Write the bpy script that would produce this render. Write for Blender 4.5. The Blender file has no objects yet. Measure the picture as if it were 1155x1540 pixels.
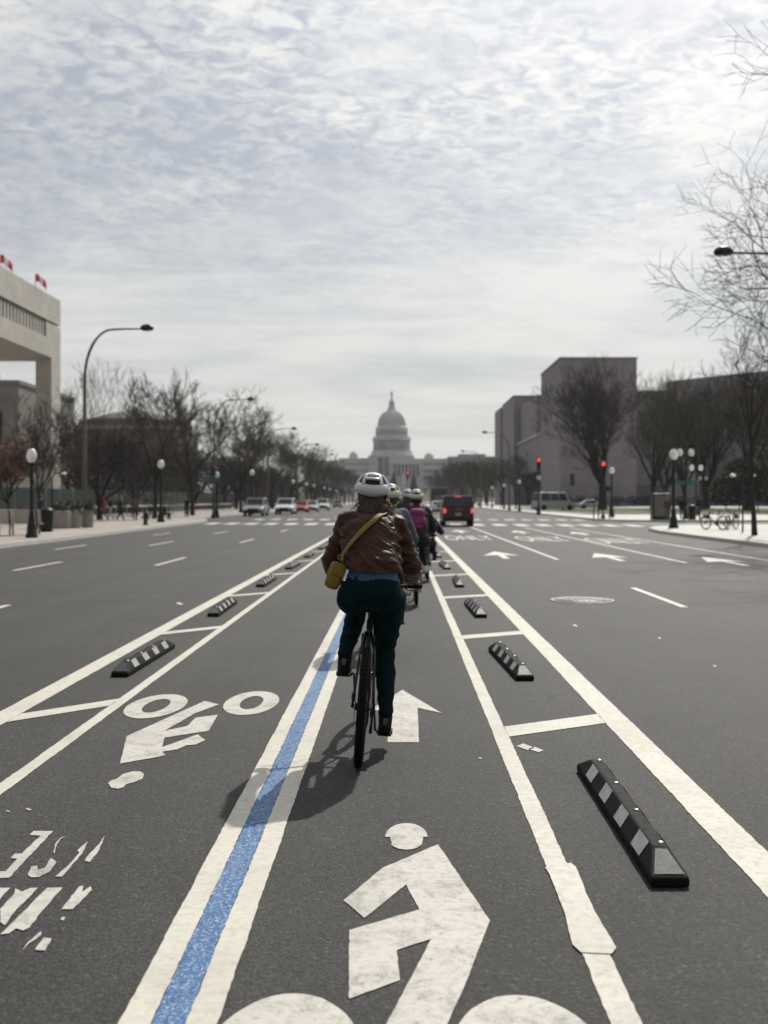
import bpy, bmesh, math, random
from math import sin, cos, pi, radians, sqrt, atan2
from mathutils import Vector, Matrix, noise
random.seed(7)
sc = bpy.context.scene
col = sc.collection

# ---------------------------------------------------------------- camera
FPX = 1500.0          # focal length in pixels of the 1155 x 1540 photograph
CAMH = 1.55           # eye height
VPX, VPY = 599.5, 752.0
K = FPX * CAMH
cam_d = bpy.data.cameras.new('camera')
cam = bpy.data.objects.new('camera', cam_d); col.objects.link(cam)
cam.location = (0, 0, CAMH); cam.rotation_euler = (pi / 2, 0, 0)
cam_d.sensor_fit = 'VERTICAL'; cam_d.sensor_height = 36.0; cam_d.lens = 36.0 * FPX / 1540
cam_d.shift_x = (577.5 - VPX) / 1540; cam_d.shift_y = -(770 - VPY) / 1540
cam_d.clip_start = 0.05; cam_d.clip_end = 9000
cam_d.dof.use_dof = True; cam_d.dof.focus_distance = 5.4; cam_d.dof.aperture_fstop = 2.2
sc.camera = cam
sc.view_settings.view_transform = 'Standard'; sc.view_settings.look = 'None'
sc.view_settings.exposure = 0.0; sc.view_settings.gamma = 1.0
sc.view_settings.use_curve_mapping = False
sc.render.engine = 'CYCLES'
sc.cycles.use_denoising = True
sc.cycles.volume_step_rate = 4; sc.cycles.volume_max_steps = 64; sc.cycles.volume_bounces = 0
sc.cycles.max_bounces = 6; sc.cycles.diffuse_bounces = 3; sc.cycles.glossy_bounces = 3
sc.cycles.transparent_max_bounces = 12

# ---------------------------------------------------------------- light
SUN_EL, SUN_AZ = radians(46), radians(21)        # azimuth to the right of straight ahead
SUN = Vector((sin(SUN_AZ) * cos(SUN_EL), cos(SUN_AZ) * cos(SUN_EL), sin(SUN_EL)))
sd = bpy.data.lights.new('sun', 'SUN'); sd.energy = 4.2; sd.angle = radians(0.9); sd.color = (1.0, 0.95, 0.87)
so = bpy.data.objects.new('sun', sd); col.objects.link(so)
so.rotation_euler = SUN.to_track_quat('Z', 'Y').to_euler()

# node helpers -----------------------------------------------------------
class NT:
    def __init__(s, nt): s.nt = nt; s.n = nt.nodes; s.l = nt.links
    def put(s, sock, v):
        if isinstance(v, bpy.types.NodeSocket): s.l.new(v, sock)
        elif v is not None: sock.default_value = v
    def node(s, t, **kw):
        n = s.n.new(t)
        for k, v in kw.items(): setattr(n, k, v)
        return n
    def math(s, op, a, b=None, c=None, clamp=False):
        n = s.node('ShaderNodeMath', operation=op, use_clamp=clamp)
        for i, v in enumerate((a, b, c)):
            if v is not None: s.put(n.inputs[i], v)
        return n.outputs[0]
    def noise(s, vec, scale, detail=3, rough=.5, dist=0.0):
        n = s.node('ShaderNodeTexNoise')
        if vec is not None: s.l.new(vec, n.inputs['Vector'])
        n.inputs['Scale'].default_value = scale; n.inputs['Detail'].default_value = detail
        n.inputs['Roughness'].default_value = rough; n.inputs['Distortion'].default_value = dist
        return n.outputs['Fac']
    def voro(s, vec, scale, out='Color'):
        n = s.node('ShaderNodeTexVoronoi')
        if vec is not None: s.l.new(vec, n.inputs['Vector'])
        n.inputs['Scale'].default_value = scale
        return n.outputs[out]
    def ramp(s, f, stops, interp='LINEAR'):
        n = s.node('ShaderNodeValToRGB'); s.put(n.inputs[0], f); cr = n.color_ramp; cr.interpolation = interp
        while len(cr.elements) < len(stops): cr.elements.new(.5)
        for e, (p, c) in zip(cr.elements, stops):
            e.position = p; e.color = (c, c, c, 1) if isinstance(c, (int, float)) else (*c, 1)
        return n.outputs[0]
    def mix(s, f, a, b, mode='MIX'):
        n = s.node('ShaderNodeMix', data_type='RGBA', blend_type=mode)
        s.put(n.inputs['Factor'], f)
        for k, v in (('A', a), ('B', b)):
            sk = [i for i in n.inputs if i.name == k and i.type == 'RGBA'][0]
            s.put(sk, (*v, 1) if isinstance(v, tuple) and len(v) == 3 else v)
        return [o for o in n.outputs if o.type == 'RGBA'][0]
    def maprange(s, v, a, b, c=0.0, d=1.0):
        n = s.node('ShaderNodeMapRange'); s.put(n.inputs[0], v)
        for i, x in enumerate((a, b, c, d)): s.put(n.inputs[i + 1], x)
        return n.outputs[0]
    def comb(s, x, y, z):
        n = s.node('ShaderNodeCombineXYZ')
        for i, v in enumerate((x, y, z)): s.put(n.inputs[i], v)
        return n.outputs[0]
    def mapping(s, vec, scale=(1, 1, 1), loc=(0, 0, 0), rot=(0, 0, 0)):
        n = s.node('ShaderNodeMapping'); s.l.new(vec, n.inputs[0])
        n.inputs['Scale'].default_value = scale; n.inputs['Location'].default_value = loc; n.inputs['Rotation'].default_value = rot
        return n.outputs[0]

# ---------------------------------------------------------------- sky
world = bpy.data.worlds.new('World'); sc.world = world; world.use_nodes = True
W = NT(world.node_tree); W.n.clear()
sky = W.node('ShaderNodeTexSky', sky_type='NISHITA'); sky.sun_disc = False
sky.sun_elevation = SUN_EL; sky.sun_rotation = SUN_AZ; sky.air_density = 1.0; sky.dust_density = 2.0
tc = W.node('ShaderNodeTexCoord').outputs['Generated']
sep = W.node('ShaderNodeSeparateXYZ'); W.l.new(tc, sep.inputs[0])
zc = W.math('MAXIMUM', sep.outputs[2], 0.0)
zz = W.math('ADD', zc, 0.10)
uv = W.comb(W.math('DIVIDE', sep.outputs[0], zz), W.math('DIVIDE', sep.outputs[1], zz), 0.0)
uvr = W.mapping(uv, rot=(0, 0, radians(-24)), scale=(1.0, 1.2, 1))
big = W.noise(W.mapping(uv, loc=(3.3, 1.7, 0)), 0.9, 4, .5, .5)
mid = W.noise(W.mapping(uvr, loc=(5.1, 9.7, 0)), 5.0, 6, .6, .9)
cell = W.noise(uvr, 21, 6, .62, .7)
streak = W.noise(W.mapping(uv, rot=(0, 0, radians(14)), scale=(.42, 1.1, 1), loc=(1, 4.4, 0)), 1.8, 6, .58, .9)
# cells are strongest higher up; lower down the sheet turns to soft streaks
hi = W.maprange(zc, .17, .34)
cellc = W.math('MULTIPLY_ADD', W.math('SUBTRACT', W.maprange(cell, .38, .60), .5), W.maprange(W.noise(W.mapping(uv, loc=(7, 2, 0)), 1.9, 3, .5, .6), .34, .60, .45, 1.5), .52)
midc = W.maprange(mid, .32, .68)
rip = W.math('ADD', W.math('MULTIPLY', cellc, .52), W.math('MULTIPLY', midc, .48))
lowc = W.math('ADD', W.math('MULTIPLY', W.maprange(streak, .28, .66), .75), W.math('MULTIPLY', midc, .25))
patt = W.math('ADD', W.math('MULTIPLY', rip, hi), W.math('MULTIPLY', lowc, W.math('SUBTRACT', 1.0, hi)))
cover = W.math('SUBTRACT', W.math('ADD', W.math('MULTIPLY', patt, 1.0), W.math('MULTIPLY', W.maprange(big, .34, .62), .70)), .32, clamp=True)
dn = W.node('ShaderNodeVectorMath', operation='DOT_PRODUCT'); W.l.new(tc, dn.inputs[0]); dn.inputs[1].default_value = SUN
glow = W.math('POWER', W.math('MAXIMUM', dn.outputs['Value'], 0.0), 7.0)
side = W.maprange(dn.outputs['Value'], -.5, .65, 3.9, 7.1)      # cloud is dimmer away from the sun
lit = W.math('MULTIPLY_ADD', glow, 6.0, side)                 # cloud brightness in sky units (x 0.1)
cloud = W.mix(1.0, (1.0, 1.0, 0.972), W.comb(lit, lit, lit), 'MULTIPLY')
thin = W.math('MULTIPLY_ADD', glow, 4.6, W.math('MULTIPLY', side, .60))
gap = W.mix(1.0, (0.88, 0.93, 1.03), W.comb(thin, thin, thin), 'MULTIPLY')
gap = W.mix(.22, gap, sky.outputs[0])
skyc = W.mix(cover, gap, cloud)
# warm cream light low on the horizon
hz = W.maprange(zc, .0, .20, 1.0, 0.0)
skyc = W.mix(W.math('MULTIPLY', hz, .75), skyc, (7.5, 7.5, 6.8))
skyc = W.mix(W.maprange(sep.outputs[2], -.02, .0, 1.0, 0.0), skyc, (2.0, 2.0, 2.0))
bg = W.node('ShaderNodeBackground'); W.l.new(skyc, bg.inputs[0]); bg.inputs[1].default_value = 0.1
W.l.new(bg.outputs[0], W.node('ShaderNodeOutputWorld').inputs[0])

# ---------------------------------------------------------------- materials
def pbsdf(name):
    m = bpy.data.materials.new(name); m.use_nodes = True
    t = NT(m.node_tree); b = t.n['Principled BSDF']
    return m, t, b
def mat(name, c, rough=.6, metal=0.0, var=.12, scale=6.0, bump=0.0, bscale=60.0, spec=.35, emit=None, es=1.0, coat=0.0, trans=0.0, sss=0.0):
    m, t, b = pbsdf(name)
    tcn = t.node('ShaderNodeTexCoord').outputs['Object']
    f = t.noise(tcn, scale, 4, .6)
    lo = tuple(x * (1 - var) for x in c); hi_ = tuple(min(1, x * (1 + var)) for x in c)
    t.put(b.inputs['Base Color'], t.ramp(f, [(.3, lo), (.7, hi_)]))
    t.put(b.inputs['Roughness'], t.maprange(f, .3, .7, max(.02, rough - .06), min(1, rough + .06)))
    b.inputs['Metallic'].default_value = metal; b.inputs['Specular IOR Level'].default_value = spec
    b.inputs['Coat Weight'].default_value = coat; b.inputs['Transmission Weight'].default_value = trans
    if bump:
        bn = t.node('ShaderNodeBump'); bn.inputs['Strength'].default_value = bump; bn.inputs['Distance'].default_value = .01
        t.l.new(t.noise(tcn, bscale, 3, .6), bn.inputs['Height']); t.l.new(bn.outputs[0], b.inputs['Normal'])
    if emit:
        b.inputs['Emission Color'].default_value = (*emit, 1); b.inputs['Emission Strength'].default_value = es
    return m

def asphalt(name, base=.0255, warm=1.0):
    m, t, b = pbsdf(name)
    P = t.node('ShaderNodeNewGeometry').outputs['Position']
    grain = t.noise(P, 105, 3, .8)
    stones = t.voro(P, 85, 'Color')
    sp = t.node('ShaderNodeSeparateColor'); t.l.new(stones, sp.inputs[0])
    patches = t.noise(P, .55, 6, .62, .4)
    blot = t.noise(P, 4.0, 5, .65)
    track = t.noise(t.mapping(P, scale=(1.2, .02, 1)), 1.0, 3, .5)
    v = t.maprange(grain, .30, .70, .25, 1.85)
    v = t.math('MULTIPLY', v, t.maprange(t.noise(P, 46, 3, .7), .3, .7, .68, 1.34))
    v = t.math('MULTIPLY', v, t.maprange(sp.outputs[0], 0, 1, .55, 1.5))
    v = t.math('MULTIPLY', v, t.maprange(patches, .3, .7, .78, 1.22))
    v = t.math('MULTIPLY', v, t.maprange(blot, .3, .7, .90, 1.10))
    v = t.math('MULTIPLY', v, t.maprange(track, .35, .65, .84, 1.18))
    # pale mineral specks and a few rusty ones
    speck = t.math('GREATER_THAN', sp.outputs[1], .955)
    v2 = t.math('MULTIPLY_ADD', speck, 1.3, v)
    c = t.mix(1.0, (base * warm, base * .985, base * .955), t.comb(v2, v2, v2), 'MULTIPLY')
    oil = t.maprange(t.noise(t.mapping(P, scale=(1, .25, 1)), .9, 5, .7, .3), .62, .75)
    c = t.mix(t.math('MULTIPLY', oil, .35), c, (.018, .018, .018))
    # thin sealed cracks here and there
    cw = t.node('ShaderNodeTexVoronoi', feature='DISTANCE_TO_EDGE')
    wob = t.noise(P, 1.6, 4, .6)
    va = t.node('ShaderNodeVectorMath', operation='MULTIPLY_ADD'); t.l.new(P, va.inputs[0]); va.inputs[1].default_value = (.16, .085, 1); t.l.new(t.comb(t.math('MULTIPLY', wob, .10), t.math('MULTIPLY', wob, .07), 0.0), va.inputs[2]); t.l.new(va.outputs[0], cw.inputs['Vector']); cw.inputs['Scale'].default_value = 1.0
    ck = t.math('MULTIPLY', t.maprange(cw.outputs['Distance'], .0, .0016, 1, 0), t.maprange(t.noise(P, .35, 3, .5), .50, .58))
    c = t.mix(t.math('MULTIPLY', ck, .75), c, (.008, .008, .008))
    t.put(b.inputs['Base Color'], c)
    t.put(b.inputs['Roughness'], t.maprange(grain, .3, .7, .60, .85))
    b.inputs['Specular IOR Level'].default_value = .36
    bn = t.node('ShaderNodeBump'); bn.inputs['Strength'].default_value = .85; bn.inputs['Distance'].default_value = .006
    h = t.math('ADD', t.math('MULTIPLY', grain, .8), t.math('MULTIPLY', t.voro(P, 85, 'Distance'), -.6))
    t.l.new(h, bn.inputs['Height']); t.l.new(bn.outputs[0], b.inputs['Normal'])
    return m

def paint(name, c=(.54, .52, .455), wear=.0, blue=False):
    m, t, b = pbsdf(name)
    P = t.node('ShaderNodeNewGeometry').outputs['Position']
    n1 = t.noise(P, 2.2, 6, .65, .3); n2 = t.noise(P, 26, 5, .7); n3 = t.noise(P, 170, 2, .7)
    cc = t.ramp(n1, [(.25, tuple(x * .80 for x in c)), (.5, c), (.8, tuple(min(.85, x * 1.10) for x in c))])
    grime = t.maprange(n2, .48, .74, 0, .55)
    cc = t.mix(grime, cc, tuple(x * .58 for x in c))
    # cross ribs left by the applicator
    wv = t.noise(t.mapping(P, scale=(1.5, 34, 1)), 1.0, 4, .6)
    cc = t.mix(t.maprange(wv, .52, .78, 0, .30), cc, tuple(x * .66 for x in c))
    if blue:
        st = t.voro(P, 150, 'Color'); sp = t.node('ShaderNodeSeparateColor'); t.l.new(st, sp.inputs[0])
        cc = t.ramp(sp.outputs[0], [(.0, (.018, .060, .19)), (.45, (.038, .115, .27)), (.72, (.072, .175, .35)), (.9, (.22, .33, .48)), (1, (.42, .47, .52))])
        cc = t.mix(t.maprange(n2, .4, .7, 0, .5), cc, (.04, .115, .26))
        scf = t.noise(t.mapping(P, scale=(7, 1.6, 1)), 1.0, 6, .7, .4)
        cc = t.mix(t.maprange(scf, .52, .70, 0, .55), cc, (.20, .25, .30))
        cc = t.mix(t.maprange(scf, .46, .30, 0, .45), cc, (.02, .045, .09))
    # pitted: the road shows through where the paint has worn
    pit = t.math('GREATER_THAN', t.math('ADD', t.math('MULTIPLY', n3, .62), t.math('MULTIPLY', n2, .5)), .83 - wear * .12 )
    cc = t.mix(t.math('MULTIPLY', pit, .55 + .35 * min(1, wear)), cc, (.07, .068, .064))
    if wear > .2:
        w2 = t.math('MULTIPLY', t.maprange(t.noise(P, 7, 6, .75, .5), .50, .64), t.maprange(n3, .40, .52))
        cc = t.mix(t.math('MULTIPLY', w2, .55 * wear), cc, (.13, .125, .115))
    t.put(b.inputs['Base Color'], cc); t.put(b.inputs['Roughness'], t.maprange(n2, .3, .7, .48, .72))
    b.inputs['Specular IOR Level'].default_value = .35
    bn = t.node('ShaderNodeBump'); bn.inputs['Strength'].default_value = .55; bn.inputs['Distance'].default_value = .003
    t.l.new(t.math('ADD', n3, t.math('MULTIPLY', wv, .6)), bn.inputs['Height']); t.l.new(bn.outputs[0], b.inputs['Normal'])
    return m

def jointed(name, c, size=(1.5, 1.5), var=.15, jc=.5, rough=.8, plane='XY', mortar=.012, spec=.3, offset=.5):
    m, t, b = pbsdf(name)
    P = t.node('ShaderNodeNewGeometry').outputs['Position']
    s = t.node('ShaderNodeSeparateXYZ'); t.l.new(P, s.inputs[0])
    if plane == 'XY': v = t.comb(s.outputs[0], s.outputs[1], 0.0)
    elif plane == 'WALL': v = t.comb(t.math('ADD', s.outputs[0], s.outputs[1]), s.outputs[2], 0.0)
    br = t.node('ShaderNodeTexBrick'); t.l.new(v, br.inputs['Vector']); br.inputs['Scale'].default_value = 1
    br.inputs['Brick Width'].default_value = size[0]; br.inputs['Row Height'].default_value = size[1]; br.offset = offset
    br.inputs['Mortar Size'].default_value = mortar
    br.inputs['Color1'].default_value = (*[x * (1 - var) for x in c], 1); br.inputs['Color2'].default_value = (*[min(1, x * (1 + var)) for x in c], 1)
    br.inputs['Mortar'].default_value = (*[x * jc for x in c], 1)
    n = t.noise(P, .35, 6, .65); n2 = t.noise(t.mapping(P, scale=(1, 1, .25)) if plane == 'WALL' else P, 2.5, 5, .65)
    k = t.math('MULTIPLY', t.maprange(n, .3, .7, .86, 1.12), t.maprange(n2, .3, .7, .9, 1.1))
    t.put(b.inputs['Base Color'], t.mix(1.0, br.outputs[0], t.comb(k, k, k), 'MULTIPLY'))
    b.inputs['Roughness'].default_value = rough; b.inputs['Specular IOR Level'].default_value = spec
    return m

def fabric(name, c, rough=.7, var=.25, wr=(8, 8, 22), wstr=.5, spec=.4, dist=.02, sheen=0.0):
    m, t, b = pbsdf(name)
    O = t.node('ShaderNodeTexCoord').outputs['Object']
    f = t.noise(O, 5, 5, .6)
    t.put(b.inputs['Base Color'], t.ramp(f, [(.3, tuple(x * (1 - var) for x in c)), (.7, tuple(x * (1 + var) for x in c))]))
    b.inputs['Roughness'].default_value = rough; b.inputs['Specular IOR Level'].default_value = spec
    b.inputs['Sheen Weight'].default_value = sheen
    w = t.noise(t.mapping(O, scale=wr), 1.0, 5, .55, .6); g = t.noise(O, 500, 2, .5)
    bn = t.node('ShaderNodeBump'); bn.inputs['Strength'].default_value = wstr; bn.inputs['Distance'].default_value = dist
    t.l.new(t.math('ADD', w, t.math('MULTIPLY', g, .03)), bn.inputs['Height']); t.l.new(bn.outputs[0], b.inputs['Normal'])
    return m

M = {}
M['asphalt'] = asphalt('asphalt')
M['asphalt_side'] = asphalt('asphalt_side', .075)
M['paint'] = paint('road_paint')
M['paint_worn'] = paint('road_paint_worn', (.50, .48, .44), 1.15)
M['paint_far'] = paint('road_paint_far', (.58, .57, .53), .4)
M['blue'] = paint('blue_paint', blue=True)
M['paving_l'] = jointed('brick_paving', (.32, .288, .265), (.9, .9), .10)
M['paving_r'] = jointed('light_paving', (.50, .49, .46), (1.5, 1.5), .05, .8)
M['kerb'] = mat('kerb_granite', (.42, .41, .39), .8, var=.2, scale=9)
M['earth'] = mat('earth', (.10, .09, .07), .95, var=.3, scale=.2)
M['grass'] = mat('lawn', (.10, .115, .05), .95, var=.35, scale=.8, bump=.6, bscale=30)
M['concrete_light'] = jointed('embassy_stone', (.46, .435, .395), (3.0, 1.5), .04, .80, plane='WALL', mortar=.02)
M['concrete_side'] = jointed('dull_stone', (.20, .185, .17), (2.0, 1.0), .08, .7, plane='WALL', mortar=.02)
M['gallery'] = jointed('pink_marble', (.225, .20, .212), (1.6, .62), .05, .78, plane='WALL', mortar=.012)
M['white_stone'] = mat('capitol_marble', (.44, .445, .44), .7, var=.06, scale=.15)
M['white_stone2'] = mat('far_limestone', (.26, .27, .285), .8, var=.08, scale=.15)
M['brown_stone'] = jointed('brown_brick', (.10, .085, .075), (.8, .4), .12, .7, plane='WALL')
M['glass_dark'] = mat('dark_glass', (.018, .021, .026), .12, var=.1, spec=.6)
M['glass_far'] = mat('far_glass', (.06, .065, .07), .35, var=.1)
M['black_metal'] = mat('black_metal', (.012, .014, .014), .42, .3, var=.2)
M['grey_metal'] = mat('grey_metal', (.16, .16, .155), .5, .6, var=.15)
M['bronze'] = mat('lamp_brown', (.12, .108, .098), .5, .4)
M['globe'] = mat('lamp_globe', (.78, .78, .74), .25, var=.03, spec=.6)
M['lens_glass'] = mat('lamp_lens', (.5, .5, .46), .2)
M['bark'] = mat('bark', (.028, .023, .020), .92, var=.3, scale=3, bump=.6, bscale=25)
M['bark_light'] = mat('bark_light', (.075, .066, .052), .92, var=.3, scale=3)
M['twig'] = mat('twig_brown', (.042, .034, .027), .9, var=.3, scale=1)
M['bud'] = mat('spring_buds', (.12, .108, .062), .8, var=.3, scale=2)
M['bud_pink'] = mat('russet_leaves', (.22, .135, .11), .8, var=.35, scale=1)
M['leaf_dark'] = mat('dark_leaves', (.032, .042, .022), .7, var=.5, scale=1.5)
M['leaf_box'] = mat('shrub_leaves', (.06, .075, .035), .7, var=.5, scale=1.5)
M['rubber'] = mat('black_rubber', (.005, .005, .0055), .7, spec=.15, var=.25, scale=20, bump=.25, bscale=140)
M['reflector'] = mat('worn_reflective_tape', (.36, .36, .37), .42, var=.25, scale=40, bump=.3, bscale=220)
M['reflector_d'] = mat('scuffed_reflective_tape', (.018, .020, .023), .45, var=.5, scale=50, bump=.3, bscale=220)
M['steel'] = mat('bolt_steel', (.55, .55, .53), .28, 1.0)
M['iron'] = mat('manhole_iron', (.20, .20, .20), .42, .6, var=.2, scale=30, bump=.5, bscale=90)
M['wood_pale'] = mat('weathered_slat', (.30, .275, .25), .8, var=.2, scale=8)
M['green_mesh'] = mat('green_screen', (.006, .018, .015), .9, var=.3, scale=.6)
M['green_sign'] = mat('sign_green', (.02, .13, .10), .5)
M['signal_box'] = mat('signal_housing', (.012, .012, .012), .5)
M['red_light'] = mat('red_signal_lens', (.6, .02, .02), .3, emit=(1, .035, .04), es=2.6)
M['tail_light'] = mat('brake_light', (.5, .02, .02), .3, emit=(1, .14, .14), es=.75)
M['tail_light_off'] = mat('unlit_tail_light', (.25, .015, .015), .3)
M['head_light'] = mat('headlight_glass', (.7, .7, .7), .1, .3)
M['tyre'] = mat('tyre_rubber', (.008, .008, .008), .85, spec=.12, var=.2, scale=20, bump=.4, bscale=90)
M['rim'] = mat('alloy_rim', (.30, .30, .31), .35, .8)
M['plate'] = mat('number_plate', (.35, .36, .38), .5)
M['skin'] = mat('skin', (.36, .20, .14), .55, var=.08)
M['strand'] = mat('blond_strands', (.16, .10, .05), .5, var=.4, scale=40)
M['haircol'] = mat('dark_blond_hair', (.030, .020, .012), .5, var=.4, scale=60, bump=.6, bscale=120)
M['hair_dark'] = mat('dark_hair', (.02, .014, .01), .5, var=.3, scale=50)
M['concrete_pot'] = mat('planter_concrete', (.27, .245, .23), .85, var=.15, scale=5)
M['flag_red'] = mat('flag_red', (.55, .03, .035), .8, var=.05)
M['flag_white'] = mat('flag_white', (.75, .75, .75), .8, var=.03)

# ---------------------------------------------------------------- mesh builder
class MB:
    def __init__(s): s.v = []; s.f = []; s.m = []; s.mats = []; s.sm = []
    def mi(s, m):
        if m is None: return 0
        if m not in s.mats: s.mats.append(m)
        return s.mats.index(m)
    def add(s, vs, fs, m=None, smooth=False, X=None):
        o = len(s.v)
        if X is not None: vs = [X @ Vector(v) for v in vs]
        s.v += [tuple(v) for v in vs]; i = s.mi(m)
        for f in fs: s.f.append(tuple(a + o for a in f)); s.m.append(i); s.sm.append(smooth)
        return s
    def box(s, c, d, m=None, X=None, taper=1.0):
        x, y, z = c; a, b, h = d[0] / 2, d[1] / 2, d[2] / 2
        vs = [(x + i * a * (taper if k > 0 else 1), y + j * b * (taper if k > 0 else 1), z + k * h) for k in (-1, 1) for j in (-1, 1) for i in (-1, 1)]
        fs = [(0, 2, 3, 1), (4, 5, 7, 6), (0, 1, 5, 4), (2, 6, 7, 3), (0, 4, 6, 2), (1, 3, 7, 5)]
        return s.add(vs, fs, m, False, X)
    def bx(s, x0, x1, y0, y1, z0, z1, m=None): return s.box(((x0 + x1) / 2, (y0 + y1) / 2, (z0 + z1) / 2), (x1 - x0, y1 - y0, z1 - z0), m)
    def tube(s, pts, r, n=8, m=None, caps=True, smooth=True, closed=False, flat=1.0):
        pts = [Vector(p) for p in pts]; N = len(pts)
        rs = r if isinstance(r, (list, tuple)) else [r] * N
        vs = []; prev = None
        for i, p in enumerate(pts):
            if closed: d = pts[(i + 1) % N] - pts[i - 1]
            else: d = pts[min(i + 1, N - 1)] - pts[max(i - 1, 0)]
            d.normalize()
            if prev is None:
                u = d.cross(Vector((0, 0, 1)))
                if u.length < .05: u = d.cross(Vector((1, 0, 0)))
            else: u = prev - d * prev.dot(d)
            u.normalize(); w = d.cross(u); prev = u
            for k in range(n):
                a = 2 * pi * k / n; vs.append(p + u * cos(a) * rs[i] + w * sin(a) * rs[i] * flat)
        fs = []
        for i in range(N if closed else N - 1):
            j = (i + 1) % N
            for k in range(n): fs.append((i * n + k, i * n + (k + 1) % n, j * n + (k + 1) % n, j * n + k))
        if caps and not closed: fs += [tuple(range(n))[::-1], tuple(range((N - 1) * n, N * n))]
        return s.add(vs, fs, m, smooth)
    def lathe(s, prof, n=24, m=None, c=(0, 0, 0), smooth=True, X=None, a0=0.0):
        vs = []; fs = []
        for (r, z) in prof:
            for k in range(n):
                a = a0 + 2 * pi * k / n; vs.append((c[0] + r * cos(a), c[1] + r * sin(a), c[2] + z))
        for i in range(len(prof) - 1):
            for k in range(n): fs.append((i * n + k, i * n + (k + 1) % n, (i + 1) * n + (k + 1) % n, (i + 1) * n + k))
        if prof[0][0] > 1e-4: fs.append(tuple(range(n))[::-1])
        if prof[-1][0] > 1e-4: fs.append(tuple(range((len(prof) - 1) * n, len(prof) * n)))
        return s.add(vs, fs, m, smooth, X)
    def prism(s, poly, z0, z1, m=None, X=None):
        n = len(poly); A = sum(poly[i][0] * poly[(i + 1) % n][1] - poly[(i + 1) % n][0] * poly[i][1] for i in range(n))
        if A < 0: poly = poly[::-1]
        vs = [(p[0], p[1], z0) for p in poly] + [(p[0], p[1], z1) for p in poly]
        fs = [tuple(range(n))[::-1], tuple(range(n, 2 * n))] + [(i, (i + 1) % n, n + (i + 1) % n, n + i) for i in range(n)]
        return s.add(vs, fs, m, False, X)
    def build(s, name, m=None, parent=None, label=None, kind=None, loc=None, rot=None, bevel=0.0, autosmooth=False):
        me = bpy.data.meshes.new(name); me.from_pydata(s.v, [], s.f)
        ml = s.mats or [m]
        for q in ml:
            me.materials.append(M[q] if isinstance(q, str) else (q or (M[m] if isinstance(m, str) else m)))
        if s.f:
            me.polygons.foreach_set('material_index', s.m); me.polygons.foreach_set('use_smooth', s.sm)
        me.update()
        if bevel:
            bm = bmesh.new(); bm.from_mesh(me)
            es = [e for e in bm.edges if len(e.link_faces) == 2 and e.calc_face_angle(0) > .5]
            bmesh.ops.bevel(bm, geom=es, offset=bevel, segments=2, affect='EDGES', profile=.5, clamp_overlap=True)
            bm.to_mesh(me); bm.free()
        return link(name, me, parent, label, kind, loc, rot)
def link(name, me, parent=None, label=None, kind=None, loc=None, rot=None):
    o = bpy.data.objects.new(name, me); col.objects.link(o)
    if parent is not None: o.parent = parent
    if label: o['label'] = label
    if kind: o['kind'] = kind
    if loc is not None: o.location = loc
    if rot is not None: o.rotation_euler = rot
    return o
def thing(name, label, cat, loc=(0, 0, 0), rz=0.0, group=None, ry=0.0):
    o = bpy.data.objects.new(name, None); col.objects.link(o); o.empty_display_size = .2
    o.location = loc; o.rotation_euler = (0, ry, rz); o['label'] = label; o['category'] = cat
    if group: o['group'] = group
    return o
def tag(o, label, cat, group=None):
    o['label'] = label; o['category'] = cat
    if group: o['group'] = group
    return o
def dup(root, loc, rz=0.0, label=None, scale=None, group=None, ry=None):
    def cp(o, par):
        c = o.copy(); col.objects.link(c)
        if par is not None: c.parent = par
        for ch in o.children: cp(ch, c)
        return c
    r = cp(root, None); r.location = loc; r.rotation_euler = (0, 0 if ry is None else ry, rz)
    if label: r['label'] = label
    if scale is not None: r.scale = (scale, scale, scale) if isinstance(scale, (int, float)) else scale
    if group: r['group'] = group
    return r
def G(px, py, z=0.0):
    D = (CAMH - z) * FPX / (py - VPY)
    return ((px - VPX) / FPX * D, D)
def PX(px, D): return (px - VPX) / FPX * D
def PZ(py, D): return CAMH - (py - VPY) / FPX * D

# ================================================================= SETTING
M['winter_ground'] = mat('winter_ground', (.045, .042, .025), .95, var=.3, scale=.1)
def offset(pl, d):
    out = []
    for i, p in enumerate(pl):
        a = Vector(pl[max(i - 1, 0)]); b = Vector(pl[min(i + 1, len(pl) - 1)]); t = (b - a).normalized()
        out.append((p[0] - t.y * d, p[1] + t.x * d))
    return out
def poly_sheet(name, pts, z, m, parent=None, kind=None, label=None):
    b = MB(); b.add([(x, y, z) for x, y in pts], [tuple(range(len(pts)))], m)
    o = b.build(name, m, parent, label, kind)
    if o.data.polygons[0].normal.z < 0: o.data.flip_normals()
    return o
b = MB(); b.bx(-4000, 4000, -300, 4000, -.6, -.05); b.build('ground', 'earth', kind='structure')
road = poly_sheet('road', [(-16.6, -40), (15.6, -40), (15.6, 905), (-16.6, 905)], 0.0, 'asphalt', kind='structure')
poly_sheet('side_road', [(15.6, 58), (130, 58), (130, 70), (15.6, 70)], 0.0, 'asphalt_side', kind='structure')

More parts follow.
